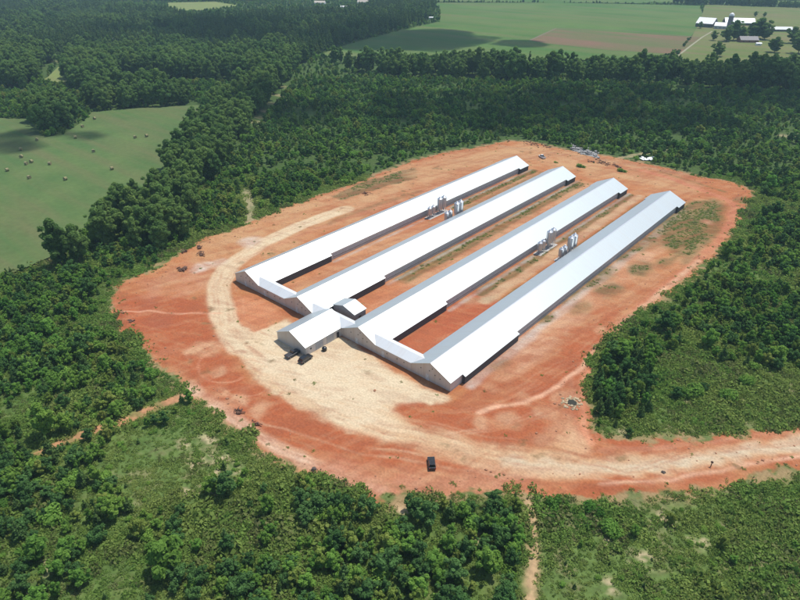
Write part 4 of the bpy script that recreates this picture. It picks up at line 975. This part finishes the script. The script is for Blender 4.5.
barn(758, 46, 6, 4, 2.2, 3, va+R_(80), M_fw, M_fw, 'little white shed on the lawn beside the brick house', 'garden_shed', 'shed', win=1)
barn(719, 3.5, 14, 9, 3, 5, va+R_(85), M_fw, M_fw, 'left white house on the far ridge beyond the farm', 'far_house', 'house')
barn(725.5, 3.2, 12, 9, 3, 5, va+R_(85), M_fw, M_fw, 'right white house on the far ridge beyond the farm', 'far_house', 'house')
barn(116.5, 48, 12, 9, 6, 11, va+R_(10), M_fw, mat('pale_siding', (.7, .7, .68), .7), 'white gable roof poking out of the woods above the hay field', 'farm_house', 'house')
barn(320, 4.5, 22, 14, 3, 6, va+R_(85), mat('tan_roof', (.45, .40, .33), .8), M_fw, 'tan house left of three by the far road', 'far_house', 'house')
barn(346, 9, 20, 12, 3, 5, va+R_(95), mat('pale_roof', (.6, .6, .56), .7), M_fw, 'pale low house between two tan ones by the far road', 'far_house', 'house')
barn(364, 4, 26, 12, 3, 6.5, va+R_(85), bpy.data.materials['tan_roof'], M_fw, 'tan house right of three by the far road', 'far_house', 'house')
barn(430, 19.5, 10, 5, 2.4, 3.2, va+R_(85), M_fw, M_fw, 'small white shed at the tree clump corner of the crop field', 'field_shed', 'shed', win=1)
for a_, b_, lb in ((8, 76.5, 'white roof left among the trees by the upper left lane'), (18, 4, 'pale building at the far upper left edge of the forest')):
    barn(a_, b_, 14, 8, 3, 5, va+R_(80), M_fw, M_fw, lb, 'far_house', 'house')
p = at(728, 31); e = empty('silo', (p[0], p[1], .8)); MB().lathe([(3.4, 0), (3.4, 19), (3.3, 19.2)], 20).build('silo_body', mat('silo_concrete', (.20, .19, .20), .8), e, True)
MB().lathe([(3.5, 19.1), (3.2, 21), (2.2, 22.3), (.9, 23), (.02, 23.2)], 20).build('dome', M_fw, e, True)
tag(e, 'tall dark farm silo with a white domed top', 'silo')
for px_, py_, s, lb in ((733, 41, 1.0, 'leafy tree wrapped round the foot of the silo'), (726, 42, .75, 'leafy tree left of the silo foot'), (740, 41, .7, 'tree between silo and big round farm tree'), (757, 39, 1.05, 'big dark round farm tree right of the silo'), (764, 40, .8, 'dark farm tree adjoining the big round one'), (750, 39, .75, 'dark farm tree left of the big round one'), (713, 41, .5, 'small dark tree before the open barn'), (717, 57, .62, 'lone green tree on the farm lawn by the hedgerow'), (774, 53, .7, 'pointed green tree on the lawn before the hedgerow'), (755, 17, .35, 'small tree in the striped field behind the barns'), (764, 17, .3, 'smallest tree in the striped field behind the barns'), (792, 44, .8, 'dark green tree at the right edge of the farm lawn'), (798, 54, 1.0, 'dark tree cut by the right edge near the farm'), (700, 29, .4, 'dark bush against the open barn')):
    p = at(px_, py_); e = empty('farm_tree', (p[0], p[1], .6), px_*1.0); s *= 1.25; e.scale = (s*1.55, s*1.55, s*.95); c_, t__ = TALL[int(px_) % 5]; link('crown', c_, None, e); link('trunk', t__, None, e); tag(e, lb, 'tree', 'trees round the far farm')

# ------------------------------------------------------------------ clouds drifting over, far above the camera: their shadows lie on the woods
M_cl = bpy.data.materials.new('cloud'); M_cl.use_nodes = True; t = M_cl.node_tree; pb = t.nodes['Principled BSDF']; t.nodes.remove(pb)
df = t.nodes.new('ShaderNodeBsdfTranslucent'); df.inputs[0].default_value = (.9, .9, .92, 1); tr = t.nodes.new('ShaderNodeBsdfTransparent'); ms = t.nodes.new('ShaderNodeMixShader'); ms.inputs[0].default_value = .46
t.links.new(tr.outputs[0], ms.inputs[1]); t.links.new(df.outputs[0], ms.inputs[2]); t.links.new(ms.outputs[0], t.nodes['Material Output'].inputs[0])
def cloud(px, py, rx, ry, rot, alt, n, seed):
    r = random.Random(seed); p = at(px, py); c = Vector((p[0], p[1], 0))+SUN*(alt/SUN.z); mb = MB()
    for i in range(n):
        a = r.uniform(0, 6.28); q = math.sqrt(r.random()); x, y = math.cos(a)*q*rx, math.sin(a)*q*ry
        s_ = (.30+.25*r.random())*min(rx, ry)*(1.15-.6*q)
        mb.lump((x*math.cos(rot)-y*math.sin(rot), x*math.sin(rot)+y*math.cos(rot), s_*.4), s_, seed*50+i, 3, .22, (1.3, 1.3, .7))
    me = mb.mesh('cloud', M_cl, True); o = link('cloud', me); o.location = c; tag(o, kind='structure')
CLOUDS = [(560, 108, 230, 62, camdir-math.pi/2, 900, 34, 1), (300, 38, 230, 120, camdir-math.pi/2, 900, 32, 2), (0, 143, 60, 24, camdir-math.pi/2+.2, 900, 14, 3), (425, 40, 150, 80, camdir-math.pi/2, 900, 10, 4), (800, 95, 120, 60, camdir-math.pi/2, 900, 16, 5)]
for c in CLOUDS: cloud(*c)

# ------------------------------------------------------------------ air
hz = MB().box(-7100, 4100, -650, 9100, -2.2, 140).mesh('haze'); mh = bpy.data.materials.new('haze'); mh.use_nodes = True; t = mh.node_tree; t.nodes.remove(t.nodes['Principled BSDF'])
vp = t.nodes.new('ShaderNodeVolumePrincipled'); vp.inputs['Color'].default_value = (.58, .86, 1, 1); vp.inputs['Density'].default_value = .00013; vp.inputs['Anisotropy'].default_value = 0.0
t.links.new(vp.outputs[0], t.nodes['Material Output'].inputs['Volume']); hz.materials.append(mh); o = link('haze', hz); tag(o, kind='stuff')
